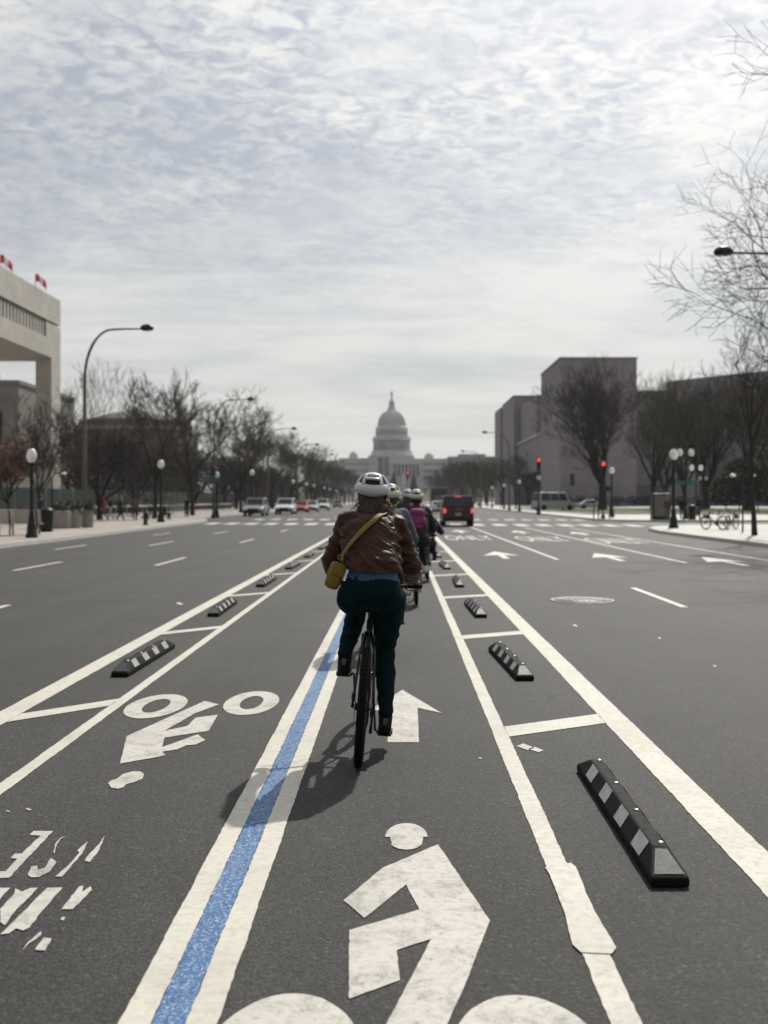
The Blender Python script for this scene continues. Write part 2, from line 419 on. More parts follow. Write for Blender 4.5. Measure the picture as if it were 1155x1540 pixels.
def pavement(name, edge, back, m, side, kname='kerb'):
    """edge = kerb line; side = +1 when the pavement lies left of travel, -1 when right"""
    inner = offset(edge, .17 * side)
    b = MB(); b.prism(inner + back, -.04, .13, m); pv = b.build(name, m, kind='structure')
    k = MB(); n = len(edge)
    vs = [(x, y, -.04) for x, y in edge] + [(x + (ix - x) * .12, y + (iy - y) * .12, .14) for (x, y), (ix, iy) in zip(edge, inner)] + [(x, y, .14) for x, y in inner] + [(x, y, -.04) for x, y in inner]
    fs = []
    for r in range(3):
        for i in range(n - 1): fs.append((r * n + i, r * n + i + 1, (r + 1) * n + i + 1, (r + 1) * n + i))
    k.add(vs, fs, 'kerb'); k.build(kname, 'kerb', pv)
    return pv
pl = [(-12.75, -40), (-12.75, 38), (-13.1, 52), (-13.3, 66), (-13.8, 72), (-14.9, 76.5), (-16.1, 79), (-16.4, 84), (-16.4, 900)]
pavement('pavement_left', pl, [(-130, 900), (-130, -40)], 'paving_l', 1)
pr = [(11.9, -40), (11.9, 39), (12.0, 46), (12.5, 50), (13.8, 54), (16, 57.2), (20, 58.3), (130, 58.3)]
pavement('pavement_near_right', pr, [(130, -40)], 'paving_r', -1)
pr2 = [(130, 69.7), (20, 69.7), (17, 70.3), (15.3, 72.2), (14.8, 76), (15.0, 110), (15.4, 200), (15.4, 900)]
pavement('pavement_far_right', pr2, [(130, 900)], 'paving_r', -1)
b = MB(); b.bx(19, 122, 99, 176, .10, .19); b.build('lawn', 'grass', kind='structure')
b = MB(); b.bx(18.6, 122, 98.6, 99, .10, .25, 'kerb'); b.bx(18.6, 19, 99, 176, .10, .25, 'kerb'); b.build('lawn_edging', 'kerb', kind='structure')
# rising ground below the domed building
def hill(x, y):
    t = max(0, min(1, (y - 640) / 330)); t = t * t * (3 - 2 * t)
    return -.3 + 9.0 * t
b = MB(); nx, ny = 24, 24; vs = []; fs = []
for j in range(ny + 1):
    for i in range(nx + 1):
        x = -420 + 840 * i / nx; y = 620 + 900 * j / ny
        vs.append((x, y, hill(x, y)))
for j in range(ny):
    for i in range(nx):
        a = j * (nx + 1) + i; fs.append((a, a + 1, a + nx + 2, a + nx + 1))
b.add(vs, fs, 'winter_ground', True); b.build('hill', 'winter_ground', kind='structure')

# ----------------------------------------------------------------- painted lines
PZ0 = .004
def strip(name, x0, x1, y0, y1, m, jit=.0022, z=PZ0, x0b=None, x1b=None, label=None):
    """a paint line running along the road, with slightly ragged edges near the camera"""
    x0b = x0 if x0b is None else x0b; x1b = x1 if x1b is None else x1b
    ys = [y0]
    while ys[-1] < y1: ys.append(ys[-1] + (.035 if ys[-1] < 9 else .25 if ys[-1] < 30 else 4.0))
    ys[-1] = y1
    vs = []; ph = random.uniform(0, 50)
    for y in ys:
        t = (y - y0) / (y1 - y0); near = 1 if y < 30 else 0
        jl = jit * near * (random.uniform(-1, 1) + 1.6 * noise.noise((y * 3, ph, 0))); jr = jit * near * (random.uniform(-1, 1) + 1.6 * noise.noise((y * 3, ph + 9, 0)))
        vs += [(x0 + (x0b - x0) * t + jl, y, z), (x1 + (x1b - x1) * t + jr, y, z)]
    fs = [(2 * i, 2 * i + 1, 2 * i + 3, 2 * i + 2) for i in range(len(ys) - 1)]
    o = MB().add(vs, fs, m).build(name, m, road, label)
    return o
H_ = CAMH
END = 59.0
strip('buffer_line', .9273 * H_, 1.046 * H_, 1.2, 52, 'paint')
strip('bike_lane_line', .403 * H_, .4638 * H_, 1.2, 52, 'paint')
strip('centre_line', -.5345 * H_, -.4735 * H_, 1.2, END, 'paint')
strip('blue_line', -.4725 * H_, -.4078 * H_, 1.2, END, 'blue', jit=.0035)
strip('centre_line', -.4068 * H_, -.3454 * H_, 1.2, END, 'paint')
strip('bike_lane_line', -1.404 * H_, -1.347 * H_, 1.2, 52, 'paint')
strip('buffer_line', -1.88 * H_, -1.765 * H_, 1.2, 52, 'paint')
def quad_mark(name, pts, m='paint', z=PZ0, jit=0.0, label=None):
    P2 = []
    n = len(pts)
    for i in range(n):
        a = Vector(pts[i]); c = Vector(pts[(i + 1) % n]); L = (c - a).length
        k = max(1, int(L / .03)) if jit else 1
        for j in range(k):
            p = a + (c - a) * j / k
            P2.append((p.x + (random.uniform(-jit, jit) if j else 0), p.y + (random.uniform(-jit, jit) if j else 0)))
    bm = bmesh.new(); vv = [bm.verts.new((x, y, z)) for x, y in P2]
    f = bm.faces.new(vv); f.normal_update()
    if f.normal.z < 0: f.normal_flip()
    bmesh.ops.triangulate(bm, faces=[f], ngon_method='BEAUTY')
    me = bpy.data.meshes.new(name); bm.to_mesh(me); bm.free(); me.materials.append(M[m])
    return link(name, me, road, label)
# crossbars of the two buffers
for k in range(10):
    y = 6.52 + 4.58 * k
    if y > 50: break
    a = .4638 * H_ + .002; c = .9273 * H_ - .002; w = .29
    quad_mark('buffer_crossbar', [(a, y), (c, y + .40), (c, y + .40 + w), (a, y + w)], jit=.0012 if k < 3 else 0)
for k in range(-1, 10):
    y = 7.50 + 4.5 * k
    a = -1.404 * H_ - .002; c = -1.765 * H_ + .002; w = .27
    if y > 50: break
    quad_mark('buffer_crossbar', [(a, y), (c, y - .55), (c, y - .55 + w), (a, y + w)], jit=.0012 if k < 3 else 0)
# the doubled patch of thermoplastic on the right bike-lane line
quad_mark('overlapping_line_patch', [G(*p) for p in [(824, 1302), (859, 1300), (866, 1306), (869.6, 1314), (883, 1349), (895, 1374), (914.5, 1407), (927, 1428), (920, 1437), (874, 1435), (861, 1423), (854, 1396), (848, 1372), (827, 1318), (820, 1307)]], 'paint', PZ0 + .003, .0015)
# lane lines of the carriageway
def lane(x, y0, y1, w=.11): strip('lane_line', x - w / 2, x + w / 2, y0, y1, 'paint_far', jit=.001)
lane(4.13, 25.9, 57); lane(4.13, 14.4, 17.6)
lane(7.08, 24.5, 56.5); lane(9.45, 25, 55)
lane(7.08, 2, 4)
for (x, ys) in ((-5.75, ((23.6, 26.9), (36.2, 39.6), (11.4, 14.7), (-1, 2.2), (48.6, 51.8))), (-8.45, ((21.9, 25.0), (33.8, 37.4), (45.6, 49.2), (9.6, 12.8))), (-10.75, ((31.2, 34.3), (19, 22), (43.6, 46.8)))):
    for (a, c) in ys: lane(x, a, c)
for x in (-5.75, -8.45, -10.75, 4.13, 7.08, 10.2):
    for k in range(12): strip('lane_line', x - .06, x + .06, 76 + 12.2 * k, 79.2 + 12.2 * k, 'paint_far', jit=0)
for s, e in ((1.5, 1.68), (-2.9, -2.72), (-.82, -.70), (-.63, -.52)): strip('far_lane_line', s, e, 76, 400, 'paint_far', jit=0)
# stop line and crosswalk
x = -12.6; k = 0
while x < 14.6:
    yc = 63.2 - .20 * x
    quad_mark('crosswalk_bar', [(x, yc - 2.0), (x + .74, yc - 2.15), (x + .74, yc + 1.85), (x, yc + 2.0)], 'paint_far')
    x += 1.32; k += 1
x = -11.5
while x < 14:
    quad_mark('crosswalk_bar', [(x, 77.3 - .1 * x), (x + .74, 77.2 - .1 * x), (x + .74, 80.2 - .1 * x), (x, 80.3 - .1 * x)], 'paint_far'); x += 1.32
# ONLY lettering and arrows
def road_text(txt, cx, y, w, h, m='paint_far'):
    cu = bpy.data.curves.new('lettering', 'FONT'); cu.body = txt; cu.size = 1; cu.align_x = 'CENTER'; cu.offset = 0.0
    o = bpy.data.objects.new('lettering', cu); col.objects.link(o)
    dg = bpy.context.evaluated_depsgraph_get(); me = bpy.data.meshes.new_from_object(o.evaluated_get(dg)); bpy.data.objects.remove(o)
    xs = [v.co.x for v in me.vertices]; ys = [v.co.y for v in me.vertices]
    x0, x1, y0, y1 = min(xs), max(xs), min(ys), max(ys)
    for v in me.vertices: v.co = (cx + ((v.co.x - x0) / (x1 - x0) - .5) * w, y + (v.co.y - y0) / (y1 - y0) * h, PZ0)
    me.materials.clear(); me.materials.append(M[m])
    return link('only_lettering', me, road)
def arrow(cx, y, L=3.4, w=.9, m='paint_far', left=False):
    if left: p = [(cx + .05, y), (cx + .25, y), (cx + .25, y + L * .62), (cx - .25, y + L * .74), (cx - .25, y + L), (cx - .8, y + L * .68), (cx - .25, y + L * .42), (cx - .25, y + L * .56), (cx + .05, y + L * .5)]
    else: p = [(cx - .09, y), (cx + .09, y), (cx + .09, y + L * .45), (cx + w / 2, y + L * .40), (cx, y + L), (cx - w / 2, y + L * .40), (cx - .09, y + L * .45)]
    return quad_mark('lane_arrow', p, m)
for cx, yt, ya in ((2.87, 38.7, 26.4), (5.70, 37.6, 25.4), (8.22, 35.6, 23.5)):
    road_text('ONLY', cx, yt, 1.9, 4.6); arrow(cx, ya, 3.6, 1.0); arrow(cx + .15, yt + 8.5, 4.2, 1.0)
arrow(10.7, 22.5, 3.6, .9)
# markings traced on the ground ------------------------------------------------
def trace(name, pts, ox, oy, s, m='paint_worn', jit=.0018, z=PZ0):
    return quad_mark(name, [G(ox + x / s, oy + y / s) for x, y in pts], m, z, jit)
def ring(name, cx, cy, rx, ry, ix, iy, m='paint_worn', z=PZ0):
    n = 48; vs = []; 
    for (a, c) in ((rx, ry), (ix, iy)):
        for k in range(n):
            t = 2 * pi * k / n; j = random.uniform(-.0018, .0018); vs.append((cx + (a + j) * cos(t), cy + (c + j) * sin(t), z))
    o = MB().add(vs, [(k, (k + 1) % n, n + (k + 1) % n, n + k) for k in range(n)], m).build(name, m, road)
    return o
sym = 'bike_rider_symbol'
s2 = 2.511; A = (340, 1200)
trace(sym, [(800, 178), (590, 268), (443, 390), (522, 457), (680, 330), (730, 425), (465, 503), (465, 762), (656, 692), (645, 578), (775, 536), (605, 860), (565, 945), (795, 940), (835, 860), (910, 690), (960, 560), (997, 467)], *A, s2)
hd = [(681 + 80 * cos(t), 150 - 52 * sin(t)) for t in [pi * k / 14 for k in range(15)]] + [(620, 150), (626, 178)] + [(681 + 62 * cos(t), 168 + 30 * sin(t)) for t in [pi - .3 - (pi - .6) * k / 10 for k in range(11)]] + [(745, 150)]
trace('bike_rider_head_mark', hd, *A, s2)
gx1 = (442.7 - VPX) / 743.5 * H_; D1 = K / 743.5
ring('bike_wheel_mark', gx1, D1 - .43, .235, .43, .105, .20)
ring('bike_wheel_mark', (775 - VPX) / 745 * H_, D1 - .44, .235, .43, .105, .20)
s4 = 2.8875; B = (100, 900)
trace(sym, [(600, 447), (662, 462), (560, 500), (425, 577), (525, 556), (560, 520), (657, 507), (617, 577), (425, 607), (415, 648), (500, 618), (570, 592), (603, 618), (560, 637), (520, 640), (480, 658), (415, 668), (430, 682), (400, 690), (232, 720), (262, 600)], *B, s4)
def gell(px0, px1, py0, py1):
    c = ((px0 + px1) / 2, (py0 + py1) / 2); d0 = K / (py0 - VPY); d1 = K / (py1 - VPY); yc = (d0 + d1) / 2; yp = VPY + K / yc
    return ((px0 + px1) / 2 - VPX) / FPX * yc, yc, (px1 - px0) / 2 / FPX * yc, (d0 - d1) / 2
def o2(x): return 100 + x / s4
def o3(y): return 900 + y / s4
for (a, c, d, e, ia, ic, idd, ie) in ((265, 515, 418, 523, 345, 447, 438, 498), (688, 920, 405, 508, 760, 855, 427, 485)):
    cx, cy, rx, ry = gell(o2(a), o2(c), o3(d), o3(e)); _, _, ix, iy = gell(o2(ia), o2(ic), o3(idd), o3(ie))
    ring('bike_wheel_mark', cx, cy, rx, ry, ix, iy)
trace('bike_rider_head_mark', [(180, 805), (195, 792), (215, 788), (245, 765), (285, 754), (320, 754), (337, 765), (330, 785), (290, 802), (262, 808), (248, 822), (225, 829), (195, 825)], *B, s4)
# straight arrow ahead in the bike lane
trace('lane_arrow', [(583, 1117), (630, 1117), (628, 1065), (664, 1073), (605, 1038), (549, 1073), (584, 1065)], 0, 0, 1.0, 'paint_worn', .001)
# broken, worn lettering facing the other way
C_ = (0, 1180, s4)
for w in ([(145, 205), (230, 205), (40, 408), (0, 410), (-60, 410), (-50, 382), (25, 380), (75, 325), (45, 323), (65, 303), (95, 303), (175, 225), (128, 222)],
          [(120, 395), (135, 360), (160, 355), (165, 374), (195, 365), (222, 322), (245, 340), (215, 382), (170, 405), (135, 406)],
          [(240, 403), (300, 350), (345, 298), (335, 290), (382, 250), (355, 305), (270, 403)],
          [(368, 335), (392, 300), (430, 262), (455, 226), (428, 292), (405, 320), (390, 340)],
          [(232, 300), (238, 262), (262, 235), (288, 225), (262, 240), (246, 265), (238, 300)],
          [(-60, 520), (-20, 452), (45, 452), (0, 502), (-40, 560)],
          [(0, 600), (0, 545), (62, 478), (66, 455), (95, 468), (135, 452), (165, 452), (60, 560), (20, 615)],
          [(0, 655), (55, 600), (120, 540), (165, 490), (205, 452), (272, 450), (190, 545), (128, 625), (100, 638), (70, 628), (40, 650)],
          [(268, 545), (345, 445), (362, 443), (358, 470), (395, 445), (398, 462), (316, 545)],
          [(178, 640), (180, 655), (150, 680), (128, 692), (95, 725), (120, 690), (145, 668)], [(190, 668), (224, 672), (195, 725), (152, 722)], [(262, 590), (270, 578), (284, 580), (276, 594)]):
    trace('worn_lettering', w, *C_, 'paint_worn', .0025)
# paint chips and scraps
for (x, y, a, c) in ((790, 1124, 14, 5), (806, 1128, 12, 4), (43, 1218, 5, 2), (12, 1221, 4, 1.6), (270, 908, 6, 2), (722, 1141, 3, 1.4), (865, 941, 4, 2), (992, 960, 3, 1.5), (1075, 1002, 3, 1.5)):
    trace('paint_chip', [(x - a, y - c * .2), (x - a * .2, y - c), (x + a, y + c * .3), (x + a * .3, y + c)], 0, 0, 1.0, 'paint_worn', 0)

# manhole cover
mh = thing('manhole_cover', 'round pale iron manhole cover set in the carriageway right of the buffer', 'manhole cover', (2.83, 15.4, 0))
MB().lathe([(.50, .001), (.50, .009), (.43, .009), (.43, .001)], 40).build('rim', 'iron', mh)
lid = MB().lathe([(.425, .001), (.425, .010), (.0, .010)], 40).build('lid', 'iron', mh)
b = MB()
for i in range(-4, 5):
    for j in range(-4, 5):
        if i * i + j * j < 18: b.box((i * .085, j * .085, .0125), (.05, .05, .006))
b.build('tread', 'iron', mh, kind='stuff')

# ----------------------------------------------------------------- rubber lane curbs
def make_curb(L=1.72):
    t = thing('rubber_curb', '', 'lane curb')
    hw, h, v, tw, e = .078, .112, .040, .030, .17
    b = MB()
    vs = [(-hw, 0, 0), (hw, 0, 0), (hw, L, 0), (-hw, L, 0), (-hw, 0, v), (hw, 0, v), (hw, L, v), (-hw, L, v), (-tw, e, h), (tw, e, h), (tw, L - e, h), (-tw, L - e, h)]
    fs = [(0, 3, 2, 1), (0, 1, 5, 4), (1, 2, 6, 5), (2, 3, 7, 6), (3, 0, 4, 7), (4, 5, 9, 8), (5, 6, 10, 9), (6, 7, 11, 10), (7, 4, 8, 11), (8, 9, 10, 11)]
    b.add(vs, fs, 'rubber'); b.build('curb_body', 'rubber', t, bevel=.009)
    # reflective patches proud of the two long slopes
    def slope(side, y0, y1, mt, par):
        q = []
        for (u) in (.12, .97):
            x = -(hw + (tw - hw) * u) * (1 if side < 0 else -1); z = v + (h - v) * u
            n = Vector((side * (h - v), 0, hw - tw)).normalized() * .003
            q.append(((x + n.x), z + n.z))
        rag = [random.uniform(-.006, .006) for _ in range(8)]
        vs = [(q[0][0], y0, q[0][1]), (q[0][0], y1, q[0][1]), (q[1][0], y1 + rag[0], q[1][1]), (q[1][0], y0 + rag[1], q[1][1])]
        MB().add(vs, [(0, 1, 2, 3) if side > 0 else (0, 3, 2, 1)], mt).build('reflective_patch', mt, par)
    step = (L - 2 * e + .06) / 4
    for k in range(4):
        y0 = e + .05 + k * step
        for side in (-1, 1): slope(side, y0, y0 + step * .43, 'reflector', t)
    n = Vector((0, -(h - v), e)).normalized() * .003
    def P(u, x): return (x, e * u + n.y, v + (h - v) * u + n.z)
    MB().add([P(.1, -hw * .78), P(.1, hw * .78), P(.88, tw * .8), P(.88, -tw * .8)], [(0, 1, 2, 3)], 'reflector_d').build('end_patch', 'reflector_d', t)
    for k in range(4):
        y = e + .03 + k * (L - 2 * e - .06) / 3
        MB().lathe([(.013, 0), (.013, .005), (.007, .008), (0, .008)], 12, c=(.012, y, h - .001)).build('bolt', 'steel', t)
    return t
curb0 = make_curb()
GR = 'rubber curbs in the right-hand buffer'; GL = 'rubber curbs in the left-hand buffer'
ordn = ['nearest', 'second nearest', 'third nearest', 'fourth nearest', 'fifth nearest', 'sixth nearest', 'seventh nearest', 'eighth nearest', 'ninth nearest']
first = True
for k in range(8):
    lab = 'black rubber lane curb with worn patches, %s in the buffer right of the riders' % ordn[k]
    L = (1.085, 3.98 + 4.56 * k, 0.002); rz = [-.006, .05, .02, -.02, .03, 0, .01, 0][k]
    if first: curb0.location = L; curb0.rotation_euler.z = rz; curb0['label'] = lab; curb0['group'] = GR; first = False
    else: dup(curb0, L, rz, lab, group=GR)
for k in range(-1, 7):
    lab = 'black rubber lane curb with white patches, %s in the buffer left of the riders' % ordn[k + 1]
    dup(curb0, (-2.46 if k != 0 else -2.44, 8.72 + 4.5 * k - (.25 if k < 0 else 0), 0.002), [.01, -.015, .02, .0, -.02, .01, 0, 0][k + 1], lab, group=GL)

# ================================================================= BUILDINGS
# --- embassy: stone frame building, left
emb = thing('embassy_building', 'pale stone building with deep roof beam and tall corner pier, left edge', 'building', (-33.9, 100, .13))
def wx(px, D): return PX(px, D)
b = MB()
ex, ey = 33.9, -100
def E(x0, x1, y0, y1, z0, z1, name, m, par=None, label=None):
    q = MB(); q.bx(x0 + 33.9, x1 + 33.9, y0 - 100, y1 - 100, z0 - .13, z1 - .13); return q.build(name, m, par or emb, label)
# the face towards the avenue: parapet, slot with louvres, lower beam
E(-80, -33.9, 48, 100, 18.97, 21.5, 'parapet', 'concrete_light')
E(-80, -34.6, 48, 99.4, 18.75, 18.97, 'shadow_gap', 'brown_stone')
# lower beam, split round the louvre opening (y 60..92.5, z 16.9..18.6)
E(-80, -33.9, 96, 100, 15.45, 18.75, 'beam', 'concrete_light')
E(-80, -33.9, 48, 96, 15.45, 17.25, 'beam', 'concrete_light')
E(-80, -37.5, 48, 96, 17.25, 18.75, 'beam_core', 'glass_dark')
for k in range(46):
    y = 95.4 - .78 * k; E(-34.5, -34.05, y, y + .34, 17.25, 18.75, 'louvre', 'concrete_light')
E(-35.45, -33.9, 97.4, 100, .13, 15.45, 'corner_pier', 'concrete_light')
E(-80, -35.45, 99.0, 99.9, .13, 1.1, 'plinth', 'concrete_light')
# red and white flags on the roof
def flag(x, y, z, label, a):
    t = thing('flag', label, 'flag', (x, y, z))
    MB().tube([(0, 0, 0), (0, 0, 1.7)], .035, 6).build('pole', 'grey_metal', t)
    for (u0, u1, m) in ((0, .27, 'flag_red'), (.27, .73, 'flag_white'), (.73, 1, 'flag_red')):
        q = MB(); N = 5; vs = []
        for i in range(N):
            u = u0 + (u1 - u0) * i / (N - 1)
            yo = .16 * sin(u * 7 + a)
            for zz_ in (1.7, .95): vs.append((.05 + u * .95 * cos(a), yo + .4 * u, zz_ - .75 * u * u + .10 * sin(u * 9)))
        q.add(vs, [(2 * i, 2 * i + 1, 2 * i + 3, 2 * i + 2) for i in range(N - 1)], m, True)
        o = q.build('stripe', m, t)
        so_ = o.modifiers.new('thickness', 'SOLIDIFY'); so_.thickness = .02
flag(-35.2, 88.0, 21.5, 'limp red and white flag on the roof edge, nearer the left frame edge', .4)
flag(-34.8, 95.6, 21.5, 'red and white flag blowing flat on the roof edge above the corner pier', -.5)

# --- stone office block seen through the embassy frame
ob = thing('office_block', 'grey stone office block with tall dark windows behind the pale frame building', 'building', (-62, 128, .13))
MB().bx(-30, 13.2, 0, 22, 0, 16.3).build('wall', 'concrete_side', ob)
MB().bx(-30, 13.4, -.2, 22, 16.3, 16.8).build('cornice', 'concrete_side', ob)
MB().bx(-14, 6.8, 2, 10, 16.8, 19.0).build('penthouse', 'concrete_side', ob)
wb = MB(); wb.bx(-.55, .55, -.06, .10, 0, 4.2)
wm = None
for r, z in enumerate((8.6, 2.2)):
    for k in range(8):
        x = 10.6 - 3.1 * k
        if wm is None: wo = wb.build('window', 'glass_dark', ob); wm = wo.data
        else: wo = link('window', wm, ob)
        wo.location = (x, 0, z)
# --- domed court building behind the trees
cb = thing('domed_building', 'brown stone building with a low stepped dome behind the left trees', 'building', (-72, 250, .13))
D = 250.0
MB().bx(PX(92, D) + 72, PX(262, D) + 72, 0, 30, 0, 19.2).build('wall', 'brown_stone', cb)
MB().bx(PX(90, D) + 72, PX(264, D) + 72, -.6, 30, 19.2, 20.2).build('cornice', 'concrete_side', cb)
cx = PX(182, D) + 72
MB().lathe([(14.5, 20.2), (14.5, 22.0), (13.2, 22.1)], 40, c=(cx, 14, 0), smooth=False).build('drum', 'brown_stone', cb)
for i, (r, z) in enumerate(((12.9, 22.0), (11.2, 22.7), (9.3, 23.3), (7.2, 23.9), (4.8, 24.4))):
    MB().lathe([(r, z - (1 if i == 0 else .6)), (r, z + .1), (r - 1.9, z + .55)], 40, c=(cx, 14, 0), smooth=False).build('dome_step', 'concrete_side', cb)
MB().lathe([(2.2, 24.4), (1.8, 25.2), (.3, 25.7)], 16, c=(cx, 14, 0)).build('finial', 'concrete_side', cb)
wm = None
for z in (2.5, 7.5, 13.0):
    for k in range(9):
        x = PX(92, D) + 72 + 1.9 + 3.05 * k
        if wm is None: wo = MB().bx(-.7, .7, -.08, .10, 0, 3.0).build('window', 'glass_dark', cb); wm = wo.data
        else: wo = link('window', wm, cb)
        wo.location = (x, 0, z)

# --- gallery (pink marble masses, right)
ga = thing('gallery_building', 'angular windowless museum of mauve marble, right of the avenue', 'building', (36, 222, .13))
def Q(x0, x1, y0, y1, z0, z1, name, m='gallery', par=None):
    return MB().bx(x0 - 36, x1 - 36, y0 - 222, y1 - 222, z0 - .13, z1 - .13).build(name, m, par or ga)
Q(36.0, 53.0, 222, 252, .13, 33.0, 'corner_tower')
Q(35.8, 53.2, 221.8, 252.2, 33.0, 33.35, 'tower_coping', 'concrete_side')
Q(36.3, 60, 252, 303, 9.2, 18.2, 'bridging_block')
Q(35.9, 36.6, 253, 303, 18.2, 18.75, 'ledge', 'concrete_light')  # paler stone paints the sunlit top rim of the bridging block
Q(44, 60, 252, 303, .13, 9.2, 'recessed_entrance_wall', 'brown_stone')
Q(37, 60, 268, 303, 18.2, 29.8, 'upper_block')
Q(35.0, 50, 303, 336, .13, 33.0, 'rear_tower')
Q(34.8, 50.2, 302.8, 336.2, 33.0, 33.35, 'tower_coping', 'concrete_side')
Q(34.3, 48, 336, 356, .13, 32.7, 'rear_wing')
Q(53.0, 71.0, 236, 300, .13, 27.4, 'middle_block')
# right-hand block with its front running back at an angle
b = MB(); b.prism([(70.5 - 36, 262 - 222), (106 - 36, 219 - 222), (150 - 36, 240 - 222), (120 - 36, 320 - 222)], 0, 32.6); b.build('side_tower', 'gallery', ga)
b = MB(); b.bx(54.5, 60, 235.5, 236, .13, 5.5); 
Q(56, 62, 235.8, 236, .13, 5.2, 'doorway', 'glass_dark'); Q(74, 76, 257, 258, 0.2, 6, 'doorway', 'glass_dark')
for (x, z) in ((38.2, 4.8),): Q(x, x + .9, 221.9, 222, z, z + 2.6, 'window', 'glass_dark')

# --- far office building, left of the gallery
fo = thing('far_office_building', 'long pale office building with rows of windows beyond the right-hand trees', 'building', (42, 820, .13))
MB().bx(0, 44, 0, 40, 0, 36.0).build('wall', 'white_stone2', fo)
MB().bx(-.8, 44.8, -.8, 40, 36.0, 37.2).build('cornice', 'white_stone2', fo)
MB().bx(8, 30, 6, 30, 37.2, 39.6).build('roof_house', 'white_stone2', fo)
wm = None
for z in (5, 11, 17, 23, 29):
    for k in range(13):
        if wm is None: wo = MB().bx(-.75, .75, -.15, .1, 0, 3.6).build('window', 'glass_far', fo); wm = wo.data
        else: wo = link('window', wm, fo)
        wo.location = (2.4 + 3.25 * k, 0, z)

# --- the domed capitol at the end of the avenue
CD = 1000.0; CXW = PX(588.8, CD)
def cz(y): return CAMH + (192 - y / 3.85) * .6667
def chh(h): return h * .1732
base = 8.0
ca = thing('capitol', 'great white domed legislature building closing the end of the avenue', 'building', (CXW, CD, base))
def cl(prof, name, n=48, m='white_stone', smooth=False, par=None):
    return MB().lathe([(chh(r), cz(y) - base) for r, y in prof], n, c=(0, 24, 0), smooth=smooth).build(name, m, par or ca)
cl([(134, 500), (134, 489), (130, 488), (130, 474), (126, 473)], 'dome_base')
cl([(122, 474), (122, 452), (112, 450)], 'dome_plinth')
drum = cl([(96, 452), (96, 386), (108, 385)], 'drum')
cl([(113, 390), (115, 386), (115, 377), (111, 376), (111, 366), (96, 365)], 'drum_cornice')
cl([(94, 366), (94, 325), (96, 322), (96, 312), (90, 308)], 'attic')
dome = cl([(88, 309), (83, 302), (80, 294), (79, 288), (77, 275), (73, 260), (66, 246), (56, 232), (44, 221), (32, 214), (26, 212)], 'dome_shell', smooth=True)
rib = None
for k in range(32):
    a = 2 * pi * k / 32
    if rib is None:
        rb = MB().tube([(chh(r + 1), 0, cz(y) - base) for r, y in ((82, 300), (79.5, 288), (77.5, 275), (73.5, 260), (66.5, 246), (56.5, 232), (44.5, 221), (32, 214))], .35, 4); ro = rb.build('rib', 'white_stone', dome); rib = ro.data
    else: ro = link('rib', rib, dome)
    ro.location = (0, 24, 0); ro.rotation_euler = (0, 0, a)
cl([(30, 216), (27, 206), (22, 196), (19, 186), (18, 180), (15, 178)], 'lantern_base', 24)
cl([(11, 180), (11, 158), (16, 157), (16, 153), (10, 150), (7, 142), (4, 132), (3, 127)], 'lantern', 16)
cl([(4, 128), (4, 122), (6, 117), (5, 110), (6.5, 104), (4, 99), (3.5, 95), (0, 92)], 'statue', 10, m='bronze')
colm = None
for k in range(36):
    a = 2 * pi * (k + .5) / 36
    if colm is None: co = MB().lathe([(.62, cz(450) - base), (.5, cz(388) - base)], 8).build('column', 'white_stone', drum); colm = co.data
    else: co = link('column', colm, drum)
    co.location = (chh(107) * cos(a), 24 + chh(107) * sin(a), 0)
aw = None
for k in range(36):
    a = 2 * pi * (k + .5) / 36
    for (r, y0, y1, w) in ((96.5, 440, 398, .75), (94.4, 357, 332, .6)):
        q = MB().bx(-.12, .12, -w, w, cz(y0) - base, cz(y1) - base)
        wo = q.build('window', 'glass_far', drum) if True else None
        wo.location = (chh(r) * cos(a), 24 + chh(r) * sin(a), 0); wo.rotation_euler = (0, 0, a)
cm = None
for k in range(12):
    a = 2 * pi * k / 12
    if cm is None: co = MB().lathe([(.35, cz(180) - base), (.3, cz(158) - base)], 6).build('lantern_column', 'white_stone', ca); cm = co.data
    else: co = link('lantern_column', cm, ca)
    co.location = (chh(15) * cos(a), 24 + chh(15) * sin(a), 0)
def cbx(px0, px1, y0, y1, ztop, zbot, name, m='white_stone'):
    return MB().bx(chh(px0 - 346), chh(px1 - 346), y0, y1, zbot - base if zbot is not None else 0, cz(ztop) - base).build(name, m, ca)
cbx(212, 476, -2, 60, 488, None, 'central_block')
cbx(208, 480, -2.6, 60.6, 484, cz(488), 'balustrade')
cbx(40, 211, 4, 50, 500, None, 'north_wing'); cbx(36, 211, 3.4, 50.6, 496, cz(500), 'balustrade')
cbx(477, 690, 2, 50, 503, None, 'south_wing'); cbx(477, 694, 1.4, 50.6, 499, cz(503), 'balustrade')
cbx(-160, 39, 14, 60, 506, None, 'north_wing_end')
cbx(95, 144, 18, 32, 470, cz(500), 'wing_saucer_base'); 
MB().lathe([(chh(18), cz(470) - base), (chh(18), cz(462) - base), (chh(14), cz(456) - base), (chh(5), cz(450) - base)], 20, c=(chh(119 - 346), 25, 0)).build('small_dome', 'white_stone', ca)
cbx(540, 592, 18, 32, 474, cz(503), 'wing_saucer_base')
MB().lathe([(chh(17), cz(474) - base), (chh(17), cz(468) - base), (chh(12), cz(463) - base), (chh(4), cz(460) - base)], 20, c=(chh(566 - 346), 25, 0)).build('small_dome', 'white_stone', ca)
